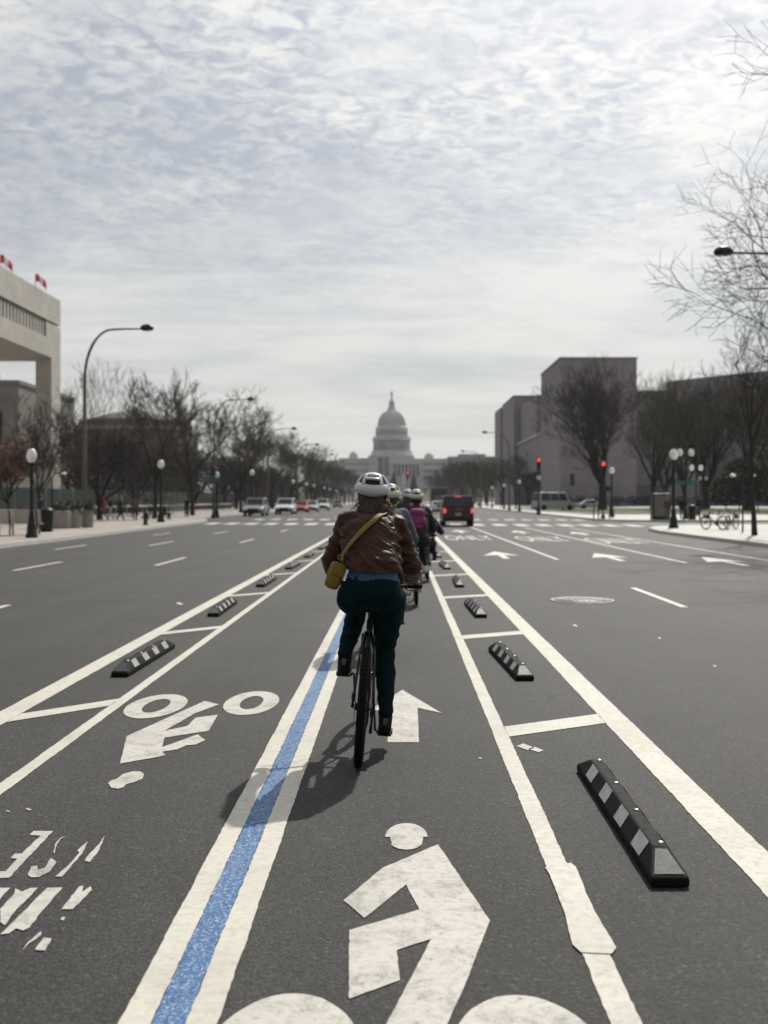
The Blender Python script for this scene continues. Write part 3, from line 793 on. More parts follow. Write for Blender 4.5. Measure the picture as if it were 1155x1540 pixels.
# pediment and portico to the right of the middle
b = MB(); x0, x1 = chh(352 - 346), chh(512 - 346)
cbx(352, 512, -6, -2, 520, cz(508) - 4.2, 'entablature')
for k in range(8):
    x = x0 + .8 + (x1 - x0 - 1.6) * k / 7
    MB().lathe([(.72, cz(600) - base), (.6, cz(520) - base)], 10, c=(x, -5, 0)).build('column', 'white_stone', ca)
cbx(352, 512, -3, -1.9, 522, cz(600), 'portico_shade', 'glass_far')
MB().bx(chh(268 - 346), chh(298 - 346), -2.3, -1.9, cz(600) - base, cz(492) - base).build('tall_dark_opening', 'glass_dark', ca)
MB().bx(chh(305 - 346), chh(331 - 346), -2.3, -1.9, cz(600) - base, cz(492) - base).build('tall_dark_opening', 'glass_dark', ca)
wm = None
def cwin(x, y, z, s=1):
    global wm
    if wm is None: wo = MB().bx(-.62, .62, -.12, .12, -1.5, 1.5).build('window', 'glass_far', ca); wm = wo.data
    else: wo = link('window', wm, ca)
    wo.location = (x, y, z - base); wo.scale = (1, 1, s)
for k in range(10):
    for yy in (530, 570, 612, 645): cwin(chh(50 + 17.5 * k - 346), 3.95, cz(yy))
for k in range(12):
    for yy in (530, 570, 612, 645, 676): cwin(chh(522 + 15 * k - 346) if k else chh(488 - 346), 1.95 if k else -2.05, cz(yy))
for k in range(9):
    for yy in (625, 655): cwin(chh(222 + 30 * k - 346), -2.05, cz(yy))
for k in range(5): cbx(222 + 10 * k, 225 + 10 * k, -2.3, -2, 500, cz(600), 'pilaster')
# terrace wall in front
cbx(-160, 760, -34, -30, 672, None, 'terrace_wall')
mon = thing('monument', 'white marble monument standing before the domed building', 'monument', (PX(607, 560), 560, 0))
MB().bx(-3.4, 3.4, -3.4, 3.4, 0, 4).bx(-2.4, 2.4, -2.4, 2.4, 4, 9).bx(-1.5, 1.5, -1.5, 1.5, 9, 13).build('pedestal', 'white_stone', mon)
MB().lathe([(.9, 13), (1.0, 14), (.5, 16.5), (.6, 17.2), (0, 17.8)], 8).build('figure', 'white_stone', mon)

# ================================================================= TREES
def tree_segs(seed, Ht, r0, fork=.28, spread=.55, levels=6, kids=(2, 4), up=.06, first=(4, 6), ratio=.72, twig=.008, wob=.16, droop=0.0):
    R = random.Random(seed); segs = []
    def rot_dir(d, ang, az):
        u = d.cross(Vector((0, 0, 1)))
        if u.length < .05: u = Vector((1, 0, 0))
        u.normalize(); w = d.cross(u).normalized()
        return (d * cos(ang) + (u * cos(az) + w * sin(az)) * sin(ang)).normalized()
    def grow(p, d, L, r, lv):
        n = 4 if lv < 3 else 3 if lv < levels else 2
        r1 = max(twig * .7, r * (.72 if lv else .8)); pts = [p.copy()]
        for i in range(n):
            d = (d + Vector((R.gauss(0, wob), R.gauss(0, wob), R.gauss(0, wob) * .6 + up - droop * (lv > 3)))).normalized()
            q = p + d * L / n
            segs.append((p, r + (r1 - r) * i / n, q, r + (r1 - r) * (i + 1) / n, lv)); p = q; pts.append(p.copy())
        if lv >= levels: return
        m = R.randint(*kids)
        a0 = R.uniform(0, 6.28)
        for k in range(m):
            ang = spread * R.uniform(.55, 1.25); src = pts[-1] if k < 2 else pts[R.randint(1, n - 1)]
            grow(src.copy(), rot_dir(d, ang, a0 + 2 * pi * k / m + R.uniform(-.5, .5)), L * ratio * R.uniform(.75, 1.15), max(twig, (r1 if k < 2 else r1 * .8) * R.uniform(.62, .85)), lv + 1)
    # trunk
    p = Vector((0, 0, -.1)); d = Vector((R.gauss(0, .03), R.gauss(0, .03), 1)).normalized(); n = 5; Lt = Ht * fork; pts = []
    for i in range(n):
        q = p + d * Lt / n; segs.append((p, r0 * (1.25 if i == 0 else 1 - .05 * i), q, r0 * (1 - .05 * (i + 1)), 0)); p = q; pts.append(p.copy())
        d = (d + Vector((R.gauss(0, .05), R.gauss(0, .05), .1))).normalized()
    m = R.randint(*first); a0 = R.uniform(0, 6)
    tot = sum(ratio ** i for i in range(levels))
    for k in range(m):
        src = pts[-1] if k < 3 else pts[-2]
        ang = spread * (R.uniform(.15, .6) if k == 0 else R.uniform(.8, 1.3))
        grow(src.copy(), rot_dir(d, ang, a0 + 2 * pi * k / m + R.uniform(-.3, .3)), (Ht - Lt) / tot * R.uniform(1.0, 1.25), r0 * R.uniform(.42, .6), 1)
    return segs
def segs_mesh(segs, name, mk):
    vs = []; fs = []
    for (p, r, q, r2, lv) in segs:
        n = 7 if r > .09 else 5 if r > .04 else 3
        d = (q - p); 
        if d.length < 1e-5: continue
        d.normalize(); u = d.cross(Vector((0, 0, 1)))
        if u.length < .05: u = Vector((1, 0, 0))
        u.normalize(); w = d.cross(u); o = len(vs)
        for (c, rr) in ((p, r), (q + d * r2 * .3, r2)):
            for k in range(n):
                a = 2 * pi * k / n; vs.append(tuple(c + (u * cos(a) + w * sin(a)) * rr))
        for k in range(n): fs.append((o + k, o + (k + 1) % n, o + n + (k + 1) % n, o + n + k))
    me = bpy.data.meshes.new(name); me.from_pydata(vs, [], fs); me.materials.append(M[mk])
    me.polygons.foreach_set('use_smooth', [True] * len(fs)); me.update()
    return me
def leaves_mesh(centers, size, mk, R, n_per=1, spread=.1):
    vs = []; fs = []
    for c in centers:
        for _ in range(n_per):
            p = Vector(c) + Vector((R.gauss(0, spread), R.gauss(0, spread), R.gauss(0, spread)))
            a = Vector((R.gauss(0, 1), R.gauss(0, 1), R.gauss(0, 1))).normalized(); b_ = a.cross(Vector((R.gauss(0, 1), R.gauss(0, 1), R.gauss(0, 1)))).normalized()
            s = size * R.uniform(.6, 1.3); o = len(vs)
            vs += [tuple(p - a * s), tuple(p + b_ * s * .5), tuple(p + a * s), tuple(p - b_ * s * .5)]; fs.append((o, o + 1, o + 2, o + 3))
    me = bpy.data.meshes.new('leaves'); me.from_pydata(vs, [], fs); me.materials.append(M[mk]); me.update()
    return me
def make_tree(name, label, loc, seed, Ht, r0, group=None, buds=None, bud_n=1, bud_s=.06, tw='twig', bk='bark', rz=0, cut=2, **kw):
    segs = tree_segs(seed, Ht, r0, **kw)
    zmax = sorted(s[2].z for s in segs)[int(len(segs) * .995)]; f = Ht / zmax
    segs = [(p * f, r, q * f, r2, l) for p, r, q, r2, l in segs]
    t = thing(name, label, 'tree', loc, rz, group)
    link('trunk', segs_mesh([s for s in segs if s[4] < cut], 'trunk', bk), t)
    link('crown', segs_mesh([s for s in segs if s[4] >= cut], 'crown', tw), t)
    if buds:
        R = random.Random(seed + 1); mx = max(s[4] for s in segs)
        link('leaves', leaves_mesh([s[2] for s in segs if s[4] >= mx - 1], bud_s, buds, R, bud_n, .12), t, kind='stuff')
    return t
ZP = .13
GT = 'bare trees along the avenue'
far_l = make_tree('bare_tree', 'wide bare tree whose twigs reach over the traffic beside the second tall lamp, left', (-19.0, 92, ZP), 11, 11.9, .20, levels=6, spread=.58, buds='bud', bud_n=1, bud_s=.065, twig=.021, kids=(2, 4))
tall_l = make_tree('bare_tree', 'tall bare tree with airy budding crown, left of the second globe lamp', (-18.6, 76, ZP), 23, 11.0, .17, levels=6, spread=.46, up=.10, buds='bud', bud_n=1, bud_s=.055, twig=.017)
slim_l = make_tree('bare_tree', 'slim pale bare tree rising behind the nearest tall curved street lamp', (PX(146, 84), 84, ZP), 31, 13.2, .13, levels=6, spread=.36, up=.13, twig=.011, tw='bark_light', fork=.3, kids=(2, 3))
dark_l = make_tree('bare_tree', 'low dark spreading tree behind the planters and curved lamp', (PX(150, 72), 72, ZP), 44, 7.2, .22, levels=6, spread=.72, up=.02, fork=.2, twig=.019, tw='bark')
pier_t = make_tree('bare_tree', 'small dark bare tree in front of the pale corner pier, left', (PX(58, 56), 56, ZP), 52, 7.2, .10, levels=6, spread=.45, up=.08, twig=.009, tw='bark')
dup(dark_l, (PX(120, 108), 108, ZP), 4.1, 'low dark bare tree directly left of the brown domed building', 1.15)
dup(dark_l, (PX(178, 118), 118, ZP), 5.3, 'low dark bare tree in front of the middle of the brown domed building', 1.2)
dup(dark_l, (PX(205, 92), 92, ZP), 2.1, 'low dark bare tree beside the green screen, between the two globe lamps', .95)
dup(tall_l, (PX(282, 104), 104, ZP), 1.0, 'bare budding tree just left of the second tall lamp post', .92)
dup(far_l, (PX(362, 112), 112, ZP), 2.7, 'broad bare tree above the foremost waiting car, left', 1.02)
dup(tall_l, (PX(100, 98), 98, ZP), 2.2, 'bare tree right behind the corner pier of the frame building', .8)
make_tree('russet_tree', 'small tree with russet spring leaves below the frame building, far left', (PX(14, 70), 70, ZP), 61, 5.6, .12, levels=5, spread=.6, buds='bud_pink', bud_n=5, bud_s=.11, twig=.012)
protos = [far_l, tall_l, dark_l]
R = random.Random(5); i = 0
GML = 'trees massed far along the left side'
for row, X0 in enumerate((-19.0, -26.5, -36, -45)):
    y = 126 + row * 6
    while y < (420 if row < 2 else 360):
        s = R.uniform(.88, 1.15) * (1 + .05 * row)
        dup(protos[(R.choice((0, 2, 2)) if row == 1 else 2) if row else R.choice((0, 0, 1))], (X0 + R.uniform(-1, 1), y, ZP), R.uniform(0, 6.2), 'bare brown tree in the mass along the left of the avenue', s * (1, 1, 1.35, 1.5)[row], group=GML)
        y += R.uniform(11, 15) * (1 + (y - 120) / 500)
# right of the avenue
big_r = make_tree('bare_tree', 'large dense bare tree in front of the mauve museum corner, right', (28.6, 140, .19), 77, 20.5, .62, levels=7, spread=.50, up=.075, fork=.20, first=(6, 8), kids=(2, 4), twig=.020, ratio=.76, tw='twig', wob=.12)
pale_r = make_tree('bare_tree', 'fan shaped pale bare tree right of the museum corner tower', (PX(982, 146), 146, .19), 83, 21.0, .42, levels=6, spread=.40, up=.10, fork=.20, first=(6, 8), kids=(2, 4), twig=.022, tw='bark_light', ratio=.76, wob=.12)
dup(big_r, (PX(1062, 150), 150, .19), 2.0, 'wide bare tree behind the twin globe lamps, right', .96)
dup(pale_r, (PX(1030, 128), 128, .19), 1.3, 'fan shaped bare tree between the museum trees and twin globe lamps', .80)
dup(big_r, (PX(1125, 132), 132, .19), 3.9, 'dense bare tree at the right frame edge behind the slim trunk', .86)
dup(pale_r, (PX(1165, 112), 112, .19), 4.2, 'bare tree cut by the right frame edge on the lawn', .82)
dup(big_r, (PX(1000, 176), 176, .19), 5.0, 'bare tree farthest back on the lawn before the museum', .85)
slim_r = make_tree('bare_tree', 'slim straight dark tree standing in the near right pavement', (PX(1135, 40.2), 40.2, ZP), 92, 9.0, .105, levels=6, spread=.42, up=.06, fork=.50, twig=.006, tw='bark', first=(4, 5))
near_r = make_tree('bare_tree', 'tall bare tree reaching fine branches in over the top right corner', (16.3, 29.5, ZP), 104, 15.6, .36, levels=7, spread=.70, up=.02, fork=.24, first=(7, 8), kids=(2, 4), twig=.0078, tw='bark', ratio=.76, wob=.17)
GMR = 'trees massed far along the right side'
i = 0
for row, X0 in enumerate((18.5, 27, 37)):
    y = 262 + 9 * row
    while y < 560:
        dup(protos[R.choice((0, 0, 1))], (X0 + R.uniform(-1.5, 1.5), y, ZP), R.uniform(0, 6.2), 'bare brown tree in the mass along the right of the avenue', R.uniform(1.05, 1.3), group=GMR)
        y += R.uniform(18, 26)
for k, (x, y) in enumerate(((17.6, 150), (18.0, 176), (18.2, 205), (18.4, 233))):
    dup(tall_l, (x, y, ZP), 1.1 * k, 'thin street tree on the right pavement before the museum, %s from the camera' % ('nearest', 'second', 'third', 'fourth')[k], .62)
GMC = 'trees on the rise below the domed building'
for k in range(22):
    x = -150 + 14.5 * k + R.uniform(-4, 4)
    y = R.uniform(620, 700) if abs(x) > 22 else R.uniform(760, 800)
    dup(protos[R.choice((0, 2))], (x, y, hill(x, y)), R.uniform(0, 6), 'bare tree on the rise below the domed building', R.uniform(1.3, 1.8) * (.7 if abs(x) < 22 else 1), group=GMC)

def bush(name, label, loc, rx, ry, h, n, size, mk, cone=0.0, trunk=.06, cat='shrub', seed=1):
    R = random.Random(seed); cs = []
    for _ in range(n):
        while True:
            p = (R.uniform(-1, 1), R.uniform(-1, 1), R.uniform(-1, 1)); q = sqrt(sum(c * c for c in p))
            if q < 1: break
        q2 = R.uniform(.55, 1) ** .5 / max(q, .05) if q < .6 else 1
        z = (p[2] * min(1, q2) + 1) / 2; lump = 1 + .18 * sin(5 * p[0] + seed) * cos(4 * p[1] + z * 6)
        f = (1 - cone * z) * lump
        cs.append((p[0] * rx * f, p[1] * ry * f, .12 * h + z * h * .9))
    t = thing(name, label, cat, loc)
    MB().tube([(0, 0, 0), (0, 0, h * .5)], trunk, 6).build('stem' if cat == 'shrub' else 'trunk', 'bark', t)
    link('foliage' if cat == 'shrub' else 'crown', leaves_mesh(cs, size, mk, R), t, kind='stuff')
    return t
    return t
for k, (px, D_, rx, h) in enumerate(((1092, 128, 2.6, 4.6), (1112, 120, 3.0, 6.4), (1140, 118, 3.2, 6.6), (1165, 116, 3.0, 5.2), (1180, 100, 2.6, 4.0))):
    bush('evergreen_shrub', 'dark evergreen shrub %s on the lawn, far right' % ('smallest and leftmost', 'second from the left', 'third and tallest', 'fourth', 'lowest at the frame edge')[k], (PX(px, D_), D_, .19), rx, 2.4, h, 1400, .22, 'leaf_dark', cone=.35, seed=k)
for k in range(9):
    x = 21 + 3.6 * k
    bush('foundation_shrub', 'low dark shrub at the foot of the museum wall', (x + 15, 214 + (k % 3), .13), 1.9, 1.3, 2.3, 260, .25, 'leaf_dark', seed=k + 20)['group'] = 'shrubs along the museum wall'
bush('conical_tree', 'conical bare tree left of the white monument', (PX(592, 600), 600, 0), 3.6, 3.6, 17.5, 1500, .55, 'bark_light', cone=.85, cat='tree', seed=41)
bush('conical_tree', 'conical bare tree right of the white monument', (PX(622, 600), 600, 0), 3.8, 3.8, 17.0, 1500, .55, 'bark_light', cone=.85, cat='tree', seed=42)

# ================================================================= STREET FURNITURE
def cobra(loc, label, rz=0):
    t = thing('street_lamp', label, 'street lamp', loc, rz)
    R_ = 1.5; pts = [(0, 0, 0), (0, 0, 4), (0, 0, 7.9)] + [(0 + R_ - R_ * cos(a) , 0, 7.9 + 2.75 * sin(a)) for a in [pi / 2 * k / 8 for k in range(1, 9)]] + [(2.2, 0, 10.68), (3.1, 0, 10.69)]
    rr = [.13, .11, .085] + [.075] * 4 + [.06] * 4 + [.05, .045]
    MB().tube(pts, rr, 10).build('pole', 'bronze', t)
    MB().lathe([(.24, 0), (.24, .12), (.17, .35), (.15, .9), (.13, .95)], 12).build('base', 'bronze', t)
    hd_ = MB(); prof = [(0, .05), (.08, .17), (.28, .25), (.50, .24), (.68, .15), (.74, .04)]
    vs = []; fs = []; n = 10
    for (x, w) in prof:
        for k in range(n):
            a = 2 * pi * k / n; vs.append((3.0 + x, cos(a) * w * .95, 10.70 + sin(a) * w * (1.0 if sin(a) > 0 else .55)))
    for i in range(len(prof) - 1):
        for k in range(n): fs.append((i * n + k, i * n + (k + 1) % n, (i + 1) * n + (k + 1) % n, (i + 1) * n + k))
    fs += [tuple(range(n))[::-1], tuple(range((len(prof) - 1) * n, len(prof) * n))]
    hd_.add(vs, fs, None, True); h = hd_.build('lamp_head', 'black_metal', t)
    MB().lathe([(0, -.05), (.10, -.03), (.14, .02)], 12, c=(3.44, 0, 10.60)).build('lens', 'lens_glass', h)
    return t
c0 = cobra((-17.0, 54, ZP), 'nearest tall brown curved street lamp, left behind the planters')
lo = ['second', 'third', 'fourth', 'fifth', 'sixth']
for k, D_ in enumerate((92, 130, 167, 204, 242)):
    dup(c0, (-17.0, D_, ZP), 0, '%s tall curved street lamp along the left pavement' % lo[k])
for k, (X_, D_) in enumerate(((15.55, 37.4), (15.2, 137), (15.6, 190), (15.8, 236))):
    dup(c0, (X_, D_, ZP), pi, '%s tall curved street lamp on the right, arm over the lanes' % ['nearest', 'second', 'third', 'fourth'][k])

def globe(par, x, z, s=1.0):
    g = MB().lathe([(.06, 0), (.11, .03), (.19, .14), (.225, .27), (.20, .40), (.13, .52), (.07, .56)], 18, c=(x, 0, z)).build('globe', 'globe', par)
    MB().lathe([(.075, .55), (.05, .61), (.02, .66), (0, .74)], 10, c=(x, 0, z)).build('finial', 'black_metal', g)
    MB().lathe([(.09, -.10), (.11, -.02), (.12, .03), (.07, .03)], 12, c=(x, 0, z)).build('collar', 'black_metal', g)
def globe_lamp(loc, label, h=3.1, twin=False, name='globe_lamp'):
    t = thing(name, label, 'street lamp', loc)
    MB().lathe([(.26, 0), (.26, .10), (.21, .16), (.19, .45), (.14, .60), (.11, .9), (.085, 1.0), (.075, h - .25), (.10, h - .2), (.07, h - .12), (.06, h)], 14).build('post', 'black_metal', t)
    if twin:
        MB().tube([(-.42, 0, h + .02), (-.40, 0, h - .22), (-.2, 0, h - .32), (0, 0, h - .1), (.2, 0, h - .32), (.40, 0, h - .22), (.42, 0, h + .02)], .035, 8).build('crossarm', 'black_metal', t)
        globe(t, -.42, h + .1); globe(t, .42, h + .1)
    else: globe(t, 0, h + .08)
    return t
g0 = globe_lamp((PX(46, 37.5), 37.6, ZP), 'black single globe lamp nearest the camera, beside the bench on the left', 2.72)
g0.scale = (.86, .86, 1.0)
g1 = globe_lamp((PX(242, 64), 64, ZP), 'black globe lamp beside the pedestrians, centre of the left pavement', 3.35)
dup(g1, (PX(326, 80), 80, ZP), 0, 'black globe lamp by the left crosswalk corner', .92)
GG = 'distant globe lamps along the left pavement'
for k, (px, D_) in enumerate(((379, 100), (441, 150), (461, 172), (472, 190), (488, 225), (496, 252), (506, 290))):
    dup(g1, (PX(px, D_), D_, ZP), 0, 'distant globe lamp along the left pavement, %s in the row past the waiting cars' % ['first', 'second', 'third', 'fourth', 'fifth', 'sixth', 'last'][k], 1.12)
r1 = globe_lamp((PX(1013, 50.5), 50.5, ZP), 'black single globe lamp on the near right pavement corner', 3.35)
tw0 = globe_lamp((PX(1031, 74), 74, ZP), 'tall black twin globe lamp with a green street sign', 4.55, True, 'twin_globe_lamp')
MB().bx(-.85, .75, -.06, -.03, 2.55, 2.85).build('street_sign', 'green_sign', tw0)
tw1 = globe_lamp((PX(1047, 92), 92, ZP), 'second twin globe lamp, behind the one with the sign', 4.0, True, 'twin_globe_lamp')
dup(tw1, (PX(1057.5, 140), 140, .19), 0, 'smallest twin globe lamp out on the lawn', 1.0)
for k, (px, D_) in enumerate(((920, 84), (810, 104), (781, 128), (758, 158), (740, 185), (720, 240))):
    dup(g1, (PX(px, D_), D_, ZP), 0, 'globe lamp on the right pavement toward the museum, %s from the near end' % ['first', 'second', 'third', 'fourth', 'fifth', 'sixth'][k], 1.0 if k else 1.05)
# cobra-headed small double lamp at the slim tree
dl = thing('double_arm_lamp', 'slim black pole with two short lamp arms left of the slim tree', 'street lamp', (PX(1117, 44), 44, ZP))
MB().tube([(0, 0, 0), (0, 0, 2.5)], .04, 8).build('pole', 'black_metal', dl)
for s in (-1, 1):
    MB().tube([(0, 0, 2.35), (s * .15, 0, 2.5), (s * .38, 0, 2.52)], .022, 6).build('arm', 'black_metal', dl)
    MB().lathe([(.03, .06), (.11, .03), (.14, -.03), (.10, -.07), (0, -.08)], 12, c=(s * .43, 0, 2.52)).build('lamp_head', 'globe', dl)

# traffic signals
def signal(loc, label, h=4.0, rz=0, r=.06, ped=False):
    t = thing('traffic_signal', label, 'traffic light', loc, rz)
    MB().lathe([(.17, 0), (.17, .15), (.10, .3), (r, .45), (r, h - 1.1)], 12).build('post', 'black_metal', t)
    hs = MB().bx(-.18, .18, -.11, .13, h - 1.12, h, None).build('housing', 'signal_box', t, bevel=.02)
    for k, mk in enumerate(('red_light', 'signal_box', 'signal_box')):
        z = h - .2 - k * .36
        MB().lathe([(0, .03), (.09, .02), (.125, 0)], 16, X=Matrix.Translation((0, -.118, z)) @ Matrix.Rotation(pi / 2, 4, 'X')).build('lens', mk, hs)
        v = MB(); n = 9; vs = []
        for i in range(n):
            a = pi * i / (n - 1); vs += [(.15 * cos(a), -.11, z + .15 * sin(a)), (.15 * cos(a), -.34, z + .13 * sin(a) - .03)]
        v.add(vs, [(2 * i, 2 * i + 1, 2 * i + 3, 2 * i + 2) for i in range(n - 1)], None, True); o = v.build('visor', 'signal_box', hs)
        m_ = o.modifiers.new('t', 'SOLIDIFY'); m_.thickness = .012
    if ped: MB().bx(.14, .52, -.1, .12, 2.1, 2.5).build('pedestrian_signal', 'signal_box', t)
    return t
s0 = signal((PX(810, 96), 96, ZP), 'red traffic signal left of the pale van on the right pavement', 5.45)
s1 = signal((PX(907, 76), 76, ZP), 'red traffic signal before the large bare tree, nearest on the right', 4.35, ped=True)
s2_ = signal((PX(613, 175), 175, 0), 'small red traffic signal in the middle of the avenue under the dome', 6.4)
# pole pair and crossing posts right of the signal
for k, px in enumerate((893, 900, 917, 921)):
    bo = thing('bollard', 'thin black post at the foot of the right-hand signal, %s from the left' % ['first', 'second', 'third', 'fourth'][k], 'bollard', (PX(px, 74 + k), 74 + k, ZP))
    MB().lathe([(.07, 0), (.07, .04), (.045, .06), (.045, 1.0), (.055, 1.02), (0, 1.06)], 10).build('post', 'black_metal', bo)
ps = signal((PX(324, 79), 78, ZP), 'dark signal head facing across on the left corner post', 4.0, rz=2.2)
sg = thing('street_sign', 'blue green street name sign on a slim post at the left corner', 'sign', (PX(320, 77), 77, ZP))
MB().tube([(0, 0, 0), (0, 0, 3.25)], .035, 8).build('post', 'black_metal', sg); MB().bx(-.45, .35, -.03, .0, 2.95, 3.2).build('panel', 'green_sign', sg)
# thin left lamp pole with small head by the pier
sp_ = thing('path_lamp', 'slim curved path lamp between the globe lamp and the corner pier', 'street lamp', (PX(78, 45), 45, ZP))
MB().tube([(0, 0, 0), (0, 0, 2.35), (.06, 0, 2.55), (.25, 0, 2.66), (.5, 0, 2.64)], [.045, .035, .03, .025, .025], 8).build('pole', 'black_metal', sp_)
MB().lathe([(.02, .06), (.10, .03), (.13, -.02), (0, -.05)], 12, c=(.55, 0, 2.62)).build('lamp_head', 'globe', sp_)

# planters
def planter(px, D_, r, h, label, plants=True, sq=False):
    t = thing('planter', label, 'planter', (PX(px, D_), D_, ZP))
    if sq: MB().box((0, 0, h / 2), (r * 2, r * 2, h), taper=1.05).build('pot', 'concrete_pot', t, bevel=.03)
    else: MB().lathe([(r * .78, 0), (r * .82, .05), (r, h - .08), (r * 1.04, h), (r * .92, h), (r * .9, h - .1), (0, h - .1)], 24).build('pot', 'concrete_pot', t)
    R_ = random.Random(px); cs = [(R_.uniform(-1, 1) * r * .85, R_.uniform(-1, 1) * r * .85, h - .1 + R_.random() ** 1.6 * .42) for _ in range(420)]
    link('planting', leaves_mesh(cs, .09, 'leaf_box', R_), t, kind='stuff')
    return t
planter(112, 50.5, .40, .95, 'round concrete planter in front of the curved lamp post')
planter(132, 51.5, .33, .95, 'smaller round concrete planter right of the large round one')
planter(93, 50.0, .46, .90, 'square concrete planter left of the two round ones', sq=True)
planter(30, 60, .8, .6, 'low wide planter behind the left bench', sq=True)
# low wall with posts
for k in range(20):
    y = 74 + 3.6 * k
    if k == 0:
        lw = thing('low_wall', 'long low stone balustrade with posts behind the left pedestrians', 'wall', (-24.3, 72, ZP))
        MB().bx(-.25, .25, 0, 72, .78, .95).build('coping', 'kerb', lw); MB().bx(-.15, .15, 0, 72, 0, .25).build('plinth', 'kerb', lw)
for k in range(41):
    o = MB().bx(-.18, .18, -.18, .18, .25, .78).build('post', 'brown_stone', lw) if k == 0 else link('post', wmesh, lw)
    wmesh = o.data; o.location = (0, .6 + 1.77 * k, 0)
gs = thing('construction_screen', 'dark green mesh screen fence running behind the left trees', 'fence', (-31, 66, ZP))
pm = None; gm_ = None
for k in range(34):
    if gm_ is None: po = MB().bx(-.03, .03, .05, 3.55, .05, 2.45).build('screen_panel', 'green_mesh', gs); gm_ = po.data; pp = MB().tube([(0, 0, 0), (0, 0, 2.6)], .05, 6).build('post', 'grey_metal', gs); pm = pp.data
    else: po = link('screen_panel', gm_, gs); pp = link('post', pm, gs)
    po.location = (0, 3.6 * k, 0); pp.location = (0, 3.6 * k, 0)
# benches
def bench(loc, rz, label):
    t = thing('bench', label, 'bench', loc, rz)
    sm = None
    for i in range(5):
        o = MB().box((0, 0, 0), (1.8, .085, .035)).build('slat', 'wood_pale', t) if sm is None else link('slat', sm, t)
        sm = o.data; o.location = (0, -.22 + .1 * i, .44)
    for i in range(5):
        o = link('back_slat', sm, t); o.location = (0, .25 + .035 * i, .54 + .1 * i); o.rotation_euler = (radians(72), 0, 0)
    lg = None
    for x in (-.75, .75):
        q = MB(); q.tube([(0, -.24, 0), (0, -.22, .42), (0, .25, .42), (0, .42, .98)], .03, 6); q.tube([(0, .22, .42), (0, .30, 0)], .03, 6); q.tube([(0, -.24, .42), (0, -.26, .62), (0, .28, .64)], .025, 6)
        o = q.build('leg_frame', 'black_metal', t) if lg is None else link('leg_frame', lg, t); lg = o.data; o.location = (x, 0, 0)
    return t
be = bench((PX(27, 40.5), 40.5, ZP), pi + .15, 'pale slatted bench with its back to the road, beside the globe lamp')
be.scale = (1.05, 1.05, 1.05)
dup(be, (PX(-14, 39.5), 39.5, ZP), pi + .15, 'pale slatted bench cut off by the left frame edge')
dup(be, (PX(268, 88), 88, ZP), .3, 'distant bench in front of the balustrade near the left corner')
# litter bins, utility box, hydrant
def bin_(px, D_, label, z=ZP):
    t = thing('litter_bin', label, 'litter bin', (PX(px, D_), D_, z))
    MB().lathe([(.24, 0), (.27, .1), (.31, .85), (.31, .9)], 18).build('bin_body', 'black_metal', t); MB().lathe([(.33, .9), (.33, .95), (.2, 1.06), (.1, 1.08)], 18).build('lid', 'black_metal', t)
    return t
bin_(1041, 72, 'dark litter bin between the standing people on the right'); bin_(70, 44.5, 'dark litter bin right of the left globe lamp')
bx_ = thing('utility_cabinet', 'slate grey utility cabinet left of the single globe lamp, right', 'cabinet', (PX(993, 72), 72, ZP))
MB().box((0, 0, .95), (1.25, .8, 1.9)).build('cabinet', 'black_metal', bx_, bevel=.03); MB().box((0, -.41, 1.0), (1.05, .03, 1.5)).build('door', 'grey_metal', bx_)
hy = thing('fire_hydrant', 'small dark fire hydrant at the kerb right of the pedestrians', 'fire hydrant', (PX(219, 56.5), 56.5, ZP))
MB().lathe([(.17, 0), (.17, .06), (.12, .08), (.12, .55), (.15, .58), (.14, .68), (.06, .78), (0, .80)], 14).build('barrel', 'black_metal', hy)
for s in (-1, 1): MB().lathe([(.06, 0), (.06, .1), (0, .11)], 10, X=Matrix.Translation((s * .11, 0, .45)) @ Matrix.Rotation(s * pi / 2, 4, 'Y')).build('nozzle', 'black_metal', hy)

